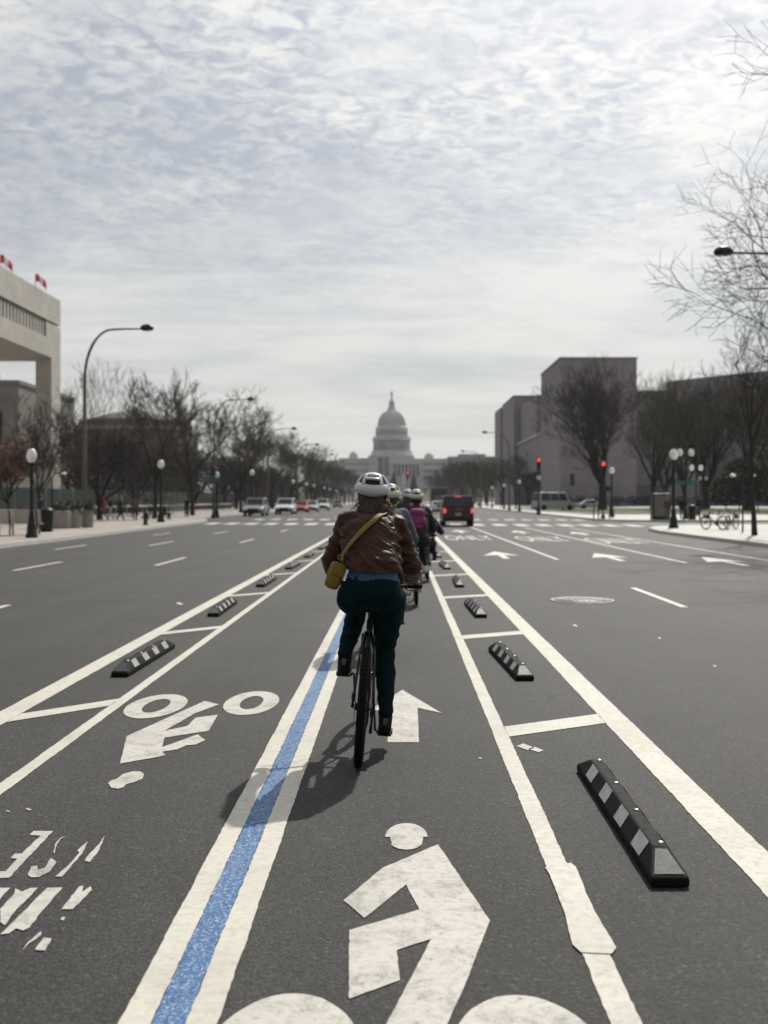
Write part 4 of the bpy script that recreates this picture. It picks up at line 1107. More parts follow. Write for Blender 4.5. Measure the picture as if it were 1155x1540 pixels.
# ================================================================= VEHICLES
def car(name, label, cat, loc, rz, kind, c, lit=False, cl_='car_paint'):
    """front faces -Y in local space before rz; origin under the centre"""
    mk = label[:24] + '_paint'
    M[mk] = mat(mk, c, .3, 0.0, var=.03, spec=.35, coat=.15)
    t = thing(name, label, cat, loc, rz)
    P = dict(sedan=(4.7, 1.82, .92, 1.45, (-.95, -.25, .95, 1.75), .16), suv=(4.7, 1.92, 1.08, 1.74, (-1.15, -.55, 1.85, 2.18), .12), boxy=(4.35, 1.88, 1.12, 1.80, (-.95, -.65, 1.95, 2.05), .07), van=(5.6, 2.05, 1.25, 2.45, (-2.0, -1.4, 2.6, 2.7), .07))[kind]
    L, Wd, belt, roof, (w0, w1, r1, r0), tum = P; gc = .30 if kind in ('boxy', 'suv') else .20
    hl = L / 2; hw = Wd / 2; wr = .37 if kind != 'sedan' else .33
    wy = (-hl + .85, hl - .85)
    prof = [(-hl + .04, gc)]
    for y in wy:                                             # wheel arches
        prof += [(y - wr - .07, gc)] + [(y - (wr + .06) * cos(a), max(gc, wr + (wr + .06) * sin(a))) for a in [pi * k / 8 for k in range(1, 8)]] + [(y + wr + .07, gc)]
    hood = belt - (.10 if kind != 'boxy' else .04)
    prof += [(hl - .04, gc), (hl, gc + .18), (hl - .02, belt - .05), (hl - .06, belt)]
    prof += [(w0, belt), (w0 - .1, hood + .03), (-hl + .35, hood - .08), (-hl + .06, hood - .22), (-hl, gc + .25)]
    b = MB(); n = len(prof)
    def wd(y, z): return hw - (.05 * max(0, (abs(y) - hl + .5) / .5)) - (.03 if z > belt - .08 else 0)
    vs = [(-wd(y, z), y, z) for y, z in prof] + [(wd(y, z), y, z) for y, z in prof]
    fs = [tuple(range(n)), tuple(range(n, 2 * n))[::-1]] + [(i, n + i, n + (i + 1) % n, (i + 1) % n) for i in range(n)]
    b.add(vs, fs); b.build('body', mk, t, bevel=.035)
    b = MB(); k = tum
    base_ = [(-hw + .05, w0), (hw - .05, w0), (hw - .05, r0), (-hw + .05, r0)]; top = [(-hw + .05 + k, w1), (hw - .05 - k, w1), (hw - .05 - k, r1), (-hw + .05 + k, r1)]
    b.add([(x, y, belt - .01) for x, y in base_] + [(x, y, roof) for x, y in top], [(0, 3, 2, 1), (4, 5, 6, 7), (0, 1, 5, 4), (1, 2, 6, 5), (2, 3, 7, 6), (3, 0, 4, 7)])
    cab = b.build('cabin', mk, t, bevel=.05)
    def pane(nm, i, j, a=.08, c_=.92, z0=.08, z1=.86, out=.012):
        p0, p1 = Vector((*base_[i], belt)), Vector((*base_[j], belt)); q0, q1 = Vector((*top[i], roof)), Vector((*top[j], roof))
        def at(u, v): return (p0.lerp(p1, u)).lerp(q0.lerp(q1, u), v)
        nrm = (p1 - p0).cross(q0 - p0).normalized() * out
        MB().add([at(a, z0) + nrm, at(c_, z0) + nrm, at(c_, z1) + nrm, at(a, z1) + nrm], [(0, 1, 2, 3)]).build(nm, 'glass_dark', cab)
    pane('windscreen', 0, 1); pane('rear_window', 2, 3)
    for i, j in ((1, 2), (3, 0)):
        for (a, c_) in (((.08, .36), (.39, .66), (.69, .93)) if kind != 'sedan' else ((.12, .48), (.51, .88))): pane('side_window', i, j, a, c_)
    wm_ = None
    for x in (-1, 1):
        for y in wy:
            X = Matrix.Translation((x * (hw - .12), y, wr)) @ Matrix.Rotation(x * pi / 2, 4, 'Y')
            ty = MB().lathe([(wr * .62, -.11), (wr * .95, -.11), (wr, -.07), (wr, .07), (wr * .95, .11), (wr * .62, .11)], 22, X=X).build('wheel', 'tyre', t)
            MB().lathe([(wr * .64, .10), (wr * .55, .06), (.06, .05), (.05, .08), (0, .085)], 14, X=X).build('rim', 'rim', ty)
    for x in (-1, 1):
        MB().box((x * (hw - .24), -hl + .015, hood - .30), (.34, .09, .17)).build('headlight', 'head_light', t, bevel=.02)
        if kind == 'boxy': tl = MB().box((x * (hw - .14), hl - .01, belt - .20), (.17, .08, .26))
        else: tl = MB().box((x * (hw - .15), hl - .02, belt - .16), (.22, .08, .16))
        tl.build('tail_light', 'tail_light' if lit else 'tail_light_off', t, bevel=.02)
        MB().box((x * (hw + .09), w0 + .30, belt + .07), (.20, .10, .15)).build('mirror', mk, t, bevel=.03)
    MB().box((0, -hl + .0, gc + .14), (Wd - .12, .10, .24)).build('front_bumper', 'black_metal', t, bevel=.03)
    MB().box((0, hl + .02, gc + .16), (Wd - .10, .12, .26)).build('rear_bumper', 'black_metal', t, bevel=.03)
    MB().box((0, -hl + .01, hood - .32), (Wd * .5, .06, .20)).build('grille', 'black_metal', t)
    MB().box((0, hl + (.03 if kind == 'boxy' else .0), belt - .40), (.34, .05, .17)).build('number_plate', 'plate', t)
    if lit: MB().box((0, r1 + .06, roof - .035), (.36, .05, .06)).build('high_brake_light', 'tail_light', t)
    if kind in ('boxy', 'suv'):
        for x in (-1, 1): MB().tube([(x * (hw - .28), w1 + .2, roof + .01), (x * (hw - .28), w1 + .25, roof + .06), (x * (hw - .28), r1 - .25, roof + .06), (x * (hw - .28), r1 - .2, roof + .01)], .018, 6).build('roof_rail', 'grey_metal', t)
    return t
suv = car('sport_utility_car', 'dark red boxy four by four with brake lights on, seen from behind', 'car', (3.48, 60.2, 0), pi, 'boxy', (.055, .002, .008), lit=True)
MB().box((0, 2.20, 1.00), (.5, .05, .09)).build('tailgate_badge_bar', 'grey_metal', suv)
car('waiting_car', 'silver car waiting head-on, leftmost of the oncoming row', 'car', (PX(383, 95), 96, 0), 0, 'suv', (.22, .23, .24))
car('waiting_car', 'white car waiting head-on, second of the oncoming row', 'car', (PX(427, 106), 108, 0), 0, 'suv', (.60, .60, .60))
car('waiting_car', 'small red car partly hidden behind the white one', 'car', (PX(452.5, 125), 126, 0), 0, 'sedan', (.32, .03, .02))
car('waiting_car', 'pale grey car behind the small red one', 'car', (PX(468, 136), 137, 0), 0, 'sedan', (.40, .41, .42))
car('waiting_car', 'tall white car at the right end of the oncoming row', 'car', (PX(484, 150), 152, 0), 0, 'suv', (.55, .56, .57))
car('distant_car', 'dark car far down the oncoming lanes just left of the lead rider', 'car', (PX(507, 205), 206, 0), 0, 'sedan', (.04, .04, .045))
car('distant_car', 'white car far ahead, left of the red four by four', 'car', (PX(660, 112), 114, 0), pi, 'sedan', (.62, .62, .60))
car('distant_car', 'grey car glimpsed between the riders ahead', 'car', (PX(603, 150), 150, 0), pi, 'suv', (.25, .27, .28))
car('parked_car', 'silver car parked beyond the pale van on the right', 'car', (PX(881, 165), 160, ZP), pi / 2 + .1, 'sedan', (.42, .42, .42))
car('delivery_van', 'pale grey box van standing before the museum wall', 'van', (PX(836, 132), 134, ZP), pi / 2 + .35, 'van', (.30, .33, .32))
bs = thing('coach', 'dark tall coach far ahead, seen from behind with a pale rear panel', 'bus', (PX(661.5, 165), 165, 0))
MB().box((0, 5.5, 2.0), (2.6, 11, 3.1)).build('body', 'black_metal', bs, bevel=.12)
MB().box((0, -.02, 1.75), (1.9, .06, 1.3)).build('rear_panel', 'concrete_side', bs); MB().box((0, -.02, 2.9), (2.2, .06, .7)).build('rear_window', 'glass_dark', bs)
for x in (-1, 1):
    for y in (2, 8.5): MB().lathe([(.3, -.15), (.5, -.13), (.5, .13), (.3, .15)], 16, X=Matrix.Translation((x * 1.15, y, .5)) @ Matrix.Rotation(x * pi / 2, 4, 'Y')).build('wheel', 'tyre', bs)

# ================================================================= PEOPLE AND BICYCLES
def cap(p0, r0, p1=None, r1=None, fl=1.0, up=None, nu=14, nv=8):
    """one tapered capsule; fl squeezes it along 'up' """
    return (Vector(p0), r0, Vector(p1 if p1 is not None else p0), r1 if r1 is not None else r0, fl, up)
def caps_mesh(caps, inflate=0.0):
    vs = []; fs = []
    for (p0, r0, p1, r1, fl, up) in caps:
        r0 += inflate; r1 += inflate
        d = p1 - p0; d = d.normalized() if d.length > 1e-5 else Vector((0, 0, 1))
        u = Vector(up) if up else Vector((0, 1, 0)); u = u - d * u.dot(d)
        if u.length < .1: u = Vector((1, 0, 0)) - d * d.x
        u.normalize(); w = d.cross(u); nu, nv = 16, 10; o = len(vs)
        vs.append(p0 - d * r0)
        for i in range(1, nv):
            th = pi * i / nv; cd = -cos(th); c = p0 if cd < 0 else p1; r = r0 if cd < 0 else r1
            for k in range(nu):
                a = 2 * pi * k / nu; vs.append(c + d * cd * r + (u * cos(a) * fl + w * sin(a)) * r * sin(th))
        vs.append(p1 + d * r1); e = len(vs) - 1
        for k in range(nu):
            fs.append((o, o + 1 + (k + 1) % nu, o + 1 + k)); fs.append((e, e - nu + k, e - nu + (k + 1) % nu))
        for i in range(nv - 2):
            for k in range(nu):
                a = o + 1 + i * nu; fs.append((a + k, a + (k + 1) % nu, a + nu + (k + 1) % nu, a + nu + k))
    return vs, fs
def blob(name, caps, m, parent, vox=.012, smooth=6, inflate=0.0, disp=None, cut=None, kind=None, label=None):
    vs, fs = caps_mesh(caps, inflate)
    me = bpy.data.meshes.new(name); me.from_pydata([tuple(v) for v in vs], [], fs); me.update()
    o = bpy.data.objects.new(name, me); col.objects.link(o)
    r = o.modifiers.new('r', 'REMESH'); r.mode = 'VOXEL'; r.voxel_size = vox
    s = o.modifiers.new('s', 'SMOOTH'); s.iterations = smooth; s.factor = .6
    dg = bpy.context.evaluated_depsgraph_get(); dg.update()
    m2 = bpy.data.meshes.new_from_object(o.evaluated_get(dg)); bpy.data.objects.remove(o); bpy.data.meshes.remove(me)
    if disp:
        ns = [v.normal.copy() for v in m2.vertices]
        for v, n in zip(m2.vertices, ns): v.co += n * disp(v.co)
    if cut:                                                    # open hems: drop what lies past the cuts
        bm = bmesh.new(); bm.from_mesh(m2); bmesh.ops.delete(bm, geom=[v for v in bm.verts if cut(v.co)], context='VERTS'); bm.to_mesh(m2); bm.free()
    m2.name = name; m2.materials.clear(); m2.materials.append(M[m] if isinstance(m, str) else m)
    m2.polygons.foreach_set('use_smooth', [True] * len(m2.polygons)); m2.update()
    return link(name, m2, parent, label, kind)
def ik(a, c, l1, l2, pole):
    a = Vector(a); c = Vector(c); d = c - a; L = min(d.length, (l1 + l2) * .999); dn_ = d.normalized(); c = a + dn_ * L
    x = (l1 * l1 - l2 * l2 + L * L) / (2 * L); h = sqrt(max(0, l1 * l1 - x * x))
    p = Vector(pole) - dn_ * Vector(pole).dot(dn_); p.normalize()
    return a + dn_ * x + p * h, c

M['jacket'] = fabric('bomber_jacket', (.042, .0145, .0070), .50, .25, (9, 9, 38), .5, .22, .02)
M['jacket_cuff'] = fabric('jacket_rib', (.045, .02, .016), .8, .15, (30, 30, 4), .5)
M['trousers'] = fabric('teal_trousers', (.0045, .015, .018), .75, .2, (7, 7, 9), .5, .04, .02)
M['denim'] = fabric('denim_hem', (.035, .075, .15), .85, .2, (20, 20, 8), .3)
M['bag'] = fabric('olive_bag', (.165, .125, .010), .6, .12, (14, 14, 14), .25, .4, .01)
M['shell_white'] = mat('helmet_shell', (.50, .50, .54), .3, var=.04, scale=12, coat=.4)
M['helmet_black'] = mat('helmet_foam', (.012, .012, .014), .7)
M['helmet_green'] = mat('helmet_pale_green', (.50, .54, .42), .35, var=.05, coat=.4)
M['shoe'] = mat('black_shoe', (.009, .009, .010), .7, spec=.12, var=.3, scale=25, bump=.4, bscale=70)
M['shoe_grey'] = mat('shoe_heel_tab', (.08, .085, .09), .6)
M['shoe_white'] = mat('white_shoe', (.55, .55, .55), .6)
M['amber'] = mat('amber_reflector', (.75, .26, .02), .25, spec=.8, emit=None)
M['frame_black'] = mat('frame_paint', (.006, .007, .008), .35, var=.1, coat=.15)
M['chrome'] = mat('spoke_steel', (.35, .35, .36), .3, 1.0)
M['yellow'] = mat('yellow_tag', (.50, .36, .02), .5)
M['hiviz'] = fabric('hi_vis', (.40, .48, .08), .7)

def bicycle(label, loc, lean=0.0, rz=0.0, crank=0.0, col_='frame_black', fine=True, steer=0.0):
    """origin under the rear axle, front towards +Y; crank = angle of the LEFT pedal from straight up"""
    t = thing('bicycle', label, 'bicycle', loc, rz, None, lean)
    Rw = .342; ns = 48 if fine else 24; nt = 12 if fine else 8
    def wheel(y, nm):
        tw_ = .0255
        ty = MB().tube([(0, y + (Rw - tw_) * cos(a), Rw + (Rw - tw_) * sin(a)) for a in [2 * pi * k / ns for k in range(ns)]], tw_, nt, closed=True)
        if fine:                                               # tread blocks
            for k in range(72):
                a = 2 * pi * k / 72; X = Matrix.Translation((0, y + (Rw - .001) * cos(a), Rw + (Rw - .001) * sin(a))) @ Matrix.Rotation(a, 4, 'X')
                for sx in (-.012, .012): ty.box((sx, 0, 0), (.012, .006, .018), None, X)
        w = ty.build(nm, 'tyre', t)
        MB().tube([(0, y + (Rw - .052) * cos(a), Rw + (Rw - .052) * sin(a)) for a in [2 * pi * k / ns for k in range(ns)]], .013, 6, closed=True).build('rim', 'frame_black', w)
        sp2 = MB(); nsp = 28 if fine else 14
        for k in range(nsp):
            a = 2 * pi * k / nsp; s = 1 if k % 2 else -1; a2 = a + .5 * (1 if k % 4 < 2 else -1)
            sp2.tube([(s * .028, y + .024 * cos(a2), Rw + .024 * sin(a2)), (0, y + (Rw - .055) * cos(a), Rw + (Rw - .055) * sin(a))], .0012 if fine else .002, 3)
        sp2.build('spokes', 'chrome', w)
        MB().tube([(-.055, y, Rw), (-.03, y, Rw), (.03, y, Rw), (.055, y, Rw)], [.012, .026, .026, .012], 10).build('hub', 'frame_black', w)
        MB().lathe([(.08, -.001), (.08, .001), (.06, .001), (.06, -.001)], 24, X=Matrix.Translation((-.045, y, Rw)) @ Matrix.Rotation(pi / 2, 4, 'Y')).build('brake_disc', 'chrome', w)
        return w
    wheel(0, 'rear_wheel'); wheel(1.06, 'front_wheel')
    bb = Vector((0, .43, .285)); st = Vector((0, .268, .80)); hb = Vector((0, .86, .70)); ht = Vector((0, .82, .84)); ax = Vector((0, 0, Rw)); fx = Vector((0, 1.06, Rw))
    f = MB()
    f.tube([bb, st], .018, 10); f.tube([bb, hb], .023, 10); f.tube([st - Vector((0, -.01, .06)), ht - Vector((0, 0, .03))], .019, 10); f.tube([hb, ht], .021, 10)
    for s in (-1, 1):
        f.tube([bb + Vector((s * .03, -.03, 0)), (s * .042, .25, .30), (s * .062, .0, Rw)], [.012, .011, .009], 8)
        f.tube([st + Vector((s * .012, 0, -.06)), (s * .040, .17, .65), (s * .062, .0, Rw)], [.010, .009, .008], 8)
    f.build('frame', col_, t)
    fk = MB(); fk.tube([hb + Vector((-.045, .01, -.05)), hb + Vector((.045, .01, -.05))], .02, 8)
    for s in (-1, 1): fk.tube([hb + Vector((s * .045, .01, -.05)), (s * .050, .97, .48), (s * .055, 1.06, Rw)], [.016, .014, .010], 8)
    fk.build('fork', col_, t)
    MB().tube([st, (0, .236, .895)], .014, 8).build('seat_post', 'frame_black', t)
    sd_ = MB(); 
    vs = []; prof = [(.085, .045, .0), (.11, .075, .03), (.16, .082, .035), (.22, .06, .03), (.29, .028, .025), (.36, .018, .02), (.375, .008, .0)]
    n = 12
    for (y, w, h) in prof:
        for k in range(n):
            a = 2 * pi * k / n; vs.append((w * cos(a), y, .905 + (h if sin(a) > 0 else .02) * sin(a)))
    fs = [(i * n + k, i * n + (k + 1) % n, (i + 1) * n + (k + 1) % n, (i + 1) * n + k) for i in range(len(prof) - 1) for k in range(n)] + [tuple(range(n))[::-1], tuple(range((len(prof) - 1) * n, len(prof) * n))]
    sd_.add(vs, fs, None, True); sd_.build('saddle', 'rubber', t)
    # bars
    MB().tube([ht, ht + Vector((0, -.01, .07)), (0, .86, .965)], .016, 8).build('stem', 'frame_black', t)
    hbp = [(-.312, .80, 1.0), (-.2, .83, .99), (-.06, .865, .97), (.06, .865, .97), (.2, .83, .99), (.312, .80, 1.0)]
    MB().tube(hbp, .0115, 8).build('handlebar', 'frame_black', t)
    for s in (-1, 1):
        MB().tube([(s * .316, .798, 1.0), (s * .21, .827, .991)], .0165, 10).build('grip', 'rubber', t)
        MB().tube([(s * .19, .85, .985), (s * .22, .885, .965), (s * .30, .88, .96)], .006, 6).build('brake_lever', 'frame_black', t)
        MB().tube([(s * .17, .86, .985), (s * .14, .96, 1.0), (s * .06, .99, .93), (0, .90, .72)], .003, 5).build('cable', 'rubber', t)
    # drive
    dv = MB(); dv.lathe([(.085, -.002), (.09, 0), (.085, .002)], 32, X=Matrix.Translation((.045, bb.y, bb.z)) @ Matrix.Rotation(pi / 2, 4, 'Y')); dv.build('chainring', 'frame_black', t)
    cs = MB()
    for r, x in ((.028, .052), (.038, .046), (.05, .040)): cs.lathe([(r, -.0015), (r, .0015)], 20, X=Matrix.Translation((x, 0, Rw)) @ Matrix.Rotation(pi / 2, 4, 'Y'))
    cs.build('cassette', 'chrome', t)
    dr = MB(); dr.box((.058, -.02, .255), (.014, .03, .11)); dr.box((.055, .0, .31), (.02, .03, .05)); dr.lathe([(.022, -.004), (.022, .004)], 12, X=Matrix.Translation((.05, -.01, .215)) @ Matrix.Rotation(pi / 2, 4, 'Y')); dr.build('derailleur', 'frame_black', t)
    for (ya, za, yb, zb) in ((bb.y, bb.z + .088, 0, Rw + .045), (bb.y, bb.z - .088, -.01, .21)): MB().tube([(.048, ya, za), (.048, yb, zb)], .004, 4).build('chain', 'chrome', t)
    # caliper at the left rear
    MB().box((-.058, .07, .39), (.025, .05, .035)).build('brake_caliper', 'frame_black', t)
    ped = {}
    for s in (-1, 1):
        a = crank + (0 if s < 0 else pi)
        e = bb + Vector((s * .078, .172 * sin(a), .172 * cos(a)))
        MB().tube([bb + Vector((s * .06, 0, 0)), e], .011, 6, flat=.7).build('crank', 'frame_black', t)
        p = MB(); c_ = e + Vector((s * .060, 0, 0)); p.box(tuple(c_), (.10, .085, .020)); p.tube([e, c_], .007, 6); po_ = p.build('pedal', 'frame_black', t)
        MB().box((c_.x, c_.y - .045, c_.z), (.052, .006, .013)).build('reflector', 'amber', po_)
        ped[s] = c_
    MB().box((.0, .222, .80), (.035, .02, .055)).build('rear_light', 'rubber', t, bevel=.006)
    return t, ped

def hand_caps(w, fwd, side, grip=True, s=1.0):
    """palm + four curled fingers + thumb closing round a bar that runs along X"""
    w = Vector(w); f = Vector(fwd).normalized(); c = []
    palm = w + f * .055 * s
    c.append(cap(w, .024 * s, palm + f * .02 * s, .030 * s, .55, (0, 0, 1)))
    for i, L in enumerate((.85, .97, 1.0, .9)):
        x = side * (.030 - .020 * i) * s * -1
        k0 = palm + Vector((x, 0, .004)) + f * .028 * s; k1 = k0 + (f * .8 + Vector((0, 0, -.5))) * .030 * s * L; k2 = k1 + (f * .0 + Vector((0, .0, -1))) * .024 * s * L; k3 = k2 + Vector((0, -.8, -.35)) * .018 * s
        c += [cap(k0, .0092 * s, k1, .0088 * s), cap(k1, .0088 * s, k2, .0082 * s), cap(k2, .0082 * s, k3, .0075 * s)]
    t0 = w + f * .030 * s + Vector((-side * .020 * s, 0, -.008)); t1 = t0 + Vector((-side * .022, .020, -.018)) * s; t2 = t1 + Vector((side * .004, .026, -.010)) * s
    c += [cap(t0, .013 * s, t1, .0105 * s), cap(t1, .0105 * s, t2, .0088 * s)]
    return c

def head_caps(hc, s=1.0, look=0.0):
    """head with brow, nose, lips, jaw and ears facing +Y, tilted down by look"""
    Rm = Matrix.Rotation(-look, 3, 'X')
    def q(x, y, z): return Vector(hc) + Rm @ Vector((x, y, z)) * s
    c = [cap(q(0, -.012, .03), .083 * s, q(0, .02, .025), .078 * s, .92, (1, 0, 0)), cap(q(0, .035, -.03), .058 * s, q(0, .05, -.06), .042 * s, .85, (1, 0, 0)),
         cap(q(0, .068, -.085), .022 * s), cap(q(-.03, .078, .022), .012 * s, q(.03, .078, .022), .012 * s), cap(q(0, .090, .005), .009 * s, q(0, .108, -.022), .012 * s),
         cap(q(-.016, .090, -.052), .0075 * s, q(.016, .090, -.052), .0075 * s), cap(q(-.014, .088, -.064), .008 * s, q(.014, .088, -.064), .008 * s),
         cap(q(-.045, .058, -.02), .022 * s), cap(q(.045, .058, -.02), .022 * s)]
    for e in (-1, 1): c += [cap(q(e * .080, -.005, .015), .014 * s, q(e * .078, .002, -.022), .009 * s, .5, (1, 0, 0))]
    return c, q

def helmet(parent, q, s, shell):
    """shell of raised ribs over a dark liner, with open vents between the ribs"""
    hm = thing('helmet', '', ''); hm.parent = parent; del hm['label']; del hm['category']
    def dome(u, v, r=1.0, ex=0.0):    # u: azimuth, v: 0 rim..1 top
        zz_ = sin(v * pi / 2); rr = cos(v * pi / 2)
        return q(rr * sin(u) * (.105 + ex), -.008 + rr * cos(u) * (.130 + ex), .030 + zz_ * (.105 + ex))
    def grid(u0, u1, v0, v1, nu, nv, ex): return [dome(u0 + (u1 - u0) * i / nu, v0 + (v1 - v0) * j / nv, 1, ex) for j in range(nv + 1) for i in range(nu + 1)]
    def patch(name, u0, u1, v0, v1, nu, nv, ex, mk, th=.012, par=None):
        b = MB(); b.add(grid(u0, u1, v0, v1, nu, nv, ex), [(j * (nu + 1) + i, j * (nu + 1) + i + 1, (j + 1) * (nu + 1) + i + 1, (j + 1) * (nu + 1) + i) for j in range(nv) for i in range(nu)], mk, True)
        o = b.build(name, mk, par or hm); m_ = o.modifiers.new('t', 'SOLIDIFY'); m_.thickness = th; m_.offset = -1
        return o
    patch('liner', 0, 2 * pi, -.06, .97, 36, 12, -.010, 'helmet_black', .010)
    # lower band, deeper at the back, then ribs and a top plate
    b = MB(); n = 48; vs = []
    for i in range(n):
        u = 2 * pi * i / n; back = max(0, -cos(u)) ** 2
        lo = -.10 - .22 * back + .05 * max(0, cos(u)); hi_ = .16 + .05 * sin(3 * u + 1.57) * (1 if back > .2 else .3)
        for v in (lo, (lo + hi_) / 2, hi_): vs.append(dome(u, v, 1, .004 if v != lo else .0))
    b.add(vs, [(3 * i + j, 3 * ((i + 1) % n) + j, 3 * ((i + 1) % n) + j + 1, 3 * i + j + 1) for i in range(n) for j in range(2)], None, True)
    o = b.build('shell_band', shell, hm); m_ = o.modifiers.new('t', 'SOLIDIFY'); m_.thickness = .016; m_.offset = -1
    for k in range(9):
        u = pi + (k - 4) * .56 * (1.0 if abs(k - 4) < 3 else 1.05)
        if k == 4: continue
        w = .085; o = patch('shell_rib', u - w, u + w, .12, .62, 3, 8, .004, shell, .016)
    patch('shell_top', 0, 2 * pi, .54, .99, 36, 8, .004, shell, .016)
    patch('shell_rib', pi - .5, pi + .5, .33, .42, 10, 2, .004, shell, .014)
    return hm

def rider(label, bike_label, loc, lean=4.2, rz=0.0, crank=0.0, dx=0.0, s=1.0, look='main', top='jacket', legs='trousers', shell='shell_white', hair='haircol', shoe='shoe', fine=False, long_hair=True, hipz=1.0, backpack=None, widen=1.0, fwd=0.0):
    bk, ped = bicycle(bike_label, loc, radians(lean), rz, crank, fine=fine)
    t = thing('person', label, 'person', loc, rz, None, radians(lean))
    vx = .0065 if fine else .014
    hip = {s_: Vector((s_ * .092 * widen, .215, hipz - .03)) for s_ in (-1, 1)}
    pel = Vector((0, .195, hipz)); wst = Vector((dx * .3, .27 + fwd * .3, hipz + .17)); chs = Vector((dx * .7, .36 + fwd * .7, hipz + .31)); nck = Vector((dx, .44 + fwd, hipz + .445)); hdc = Vector((dx + .0, .53 + fwd, hipz + .578))
    C = {}; torso = [cap(pel + Vector((-.050, 0.02, 0.02)), .100 * widen, pel + Vector((.050, 0.02, 0.02)), .100 * widen, .95, (0, 0, 1)), cap(pel + Vector((0, .02, .02)), .105, wst, .108 * widen, 1.25, (1, 0, 0)), cap(wst, .118 * widen, chs, .125 * widen, 1.28, (1, 0, 0)),
        cap(chs + Vector((-.07, 0, .02)), .095, chs + Vector((.07, 0, .02)), .095), cap(chs, .11, nck + Vector((0, -.02, -.06)), .07, 1.6, (1, 0, 0))]
    neck = [cap(nck + Vector((0, -.01, -.05)), .055, hdc + Vector((0, -.02, -.04)), .052)]
    arms = []; sleeves = []; hands = []
    for s_ in (-1, 1):
        sh = chs + Vector((s_ * .142 * widen, .05, .085)); hn = Vector((s_ * .245, .755, 1.035)); el, hn = ik(sh, hn, .285, .275, (s_ * .55, -.30, -.9))
        arms += [cap(chs + Vector((s_ * .09, .02, .07)), .062, sh, .054), cap(sh, .052, el, .038), cap(el, .038, hn, .026)]
        sleeves += [cap(chs + Vector((s_ * .08, .02, .065)), .080, sh, .068), cap(sh, .068, el, .060), cap(el, .060, el.lerp(hn, .45), .056), cap(el.lerp(hn, .45), .054, el.lerp(hn, .95), .040)]
        hands += hand_caps(hn, (Vector((s_ * .27, .84, 1.02)) - hn) if (Vector((s_ * .27, .84, 1.02)) - hn).length > .01 else (0, 1, -.1), s_)
    legc = []; trou = []; ank = {}; knee = {}
    for s_ in (-1, 1):
        a = ped[s_] + Vector((0, -.115, .115)); kn, a = ik(hip[s_], a, .415 * (hipz), .43 * hipz, (s_ * -.06, 1, .1)); ank[s_] = a; knee[s_] = kn
        legc += [cap(hip[s_], .088 * widen, kn, .055), cap(kn, .052, kn.lerp(a, .35), .056), cap(kn.lerp(a, .35), .056, a, .036), cap(a, .036, ped[s_] + Vector((0, -.13, .045)), .034), cap(ped[s_] + Vector((0, -.11, .045)), .032, ped[s_] + Vector((0, .07, .030)), .028, .8, (0, 0, 1))]
        trou += [cap(pel + Vector((s_ * .062, .0, -.01)), .118 * widen, hip[s_] + Vector((s_ * .012, .04, -.02)), .112 * widen), cap(hip[s_] + Vector((s_ * .010, .02, -.02)), .108 * widen, kn, .066), cap(kn, .066, kn.lerp(a, .3), .064), cap(kn.lerp(a, .3), .064, a + Vector((0, 0, .03)), .046)]
    hc, q = head_caps(hdc, s * .92, .12)
    blob('body', torso + neck + arms + hands + legc + hc, 'skin', t, vx if fine else .012, 3)
    # eyes
    for e in (-1, 1): MB().lathe([(0, -.010), (.007, -.007), (.010, 0), (.007, .007), (0, .010)], 10, c=tuple(q(e * .03, .070, .004))).build('eye', 'globe', t)
    # clothes
    def wr(c):
        tw = c.x * 5 + 2.0 * noise.noise(c * 5)
        f1 = noise.noise(Vector((tw * .6, c.y * 4, c.z * 13 + c.x * 6 + 2 * noise.noise(c * 3))))
        f2 = noise.noise(Vector((c.x * 11, c.y * 11, c.z * 46 + c.x * 18)))
        return .014 * (1 - abs(f1) * 2.2) * (1 if fine else .6) + .008 * (.5 - abs(f2) * 1.6)
    hemz = hipz + .125
    def jc(c):
        return c.z < hemz + .09 * (c.y - .2) and abs(c.x) < .195 and c.y < .43
    tor2 = [cap(pel + Vector((0, .03, .13)), .145 * widen, wst, .142 * widen, 1.18, (1, 0, 0)), cap(wst, .148 * widen, chs, .148 * widen, 1.22, (1, 0, 0)), cap(chs + Vector((-.07, 0, .0)), .118 * widen, chs + Vector((.07, 0, .0)), .118 * widen), cap(chs, .12, nck + Vector((0, -.03, -.07)), .088, 1.6, (1, 0, 0)), cap(nck + Vector((0, -.02, -.05)), .072, nck + Vector((0, .005, .005)), .066)]
    blob('jacket', tor2 + sleeves, top, t, vx if fine else .013, 5, 0.0, wr, jc)
    if fine:
        blob('collar', [cap(nck + Vector((0, -.035, -.045)), .070, nck + Vector((0, -.02, .0)), .066, 1.0, (1, 0, 0))], 'jacket_cuff', t, .007, 3, 0, None, lambda c: c.z > nck.z + .022 + .3 * (c.y - nck.y) and True)
        blob('hem_band', [cap(pel + Vector((0, .045, .140)), .143, pel + Vector((0, .055, .185)), .146, 1.16, (1, 0, 0))], 'jacket_cuff', t, .008, 6, 0, None, lambda c: c.z > hemz + .085 + .09 * (c.y - .2) or c.z < hemz - .005 + .09 * (c.y - .2))
        blob('shirt_tail', [cap(pel + Vector((-.045, .01, .03)), .127, pel + Vector((.045, .01, .03)), .127), cap(pel + Vector((0, .015, .04)), .132, pel + Vector((0, .035, .16)), .130, 1.18, (1, 0, 0))], 'denim', t, .008, 5, .0, lambda c: .005 * noise.noise(c * 14), lambda c: c.z < hipz + .072 + .012 * sin(c.x * 22) or c.z > hipz + .20)
        for s_ in (-1, 1): pass
    def wt(c): return .007 * noise.noise(Vector((c.x * 9, c.y * 9, c.z * 16))) + (.006 * noise.noise(c * 26) if fine else 0)
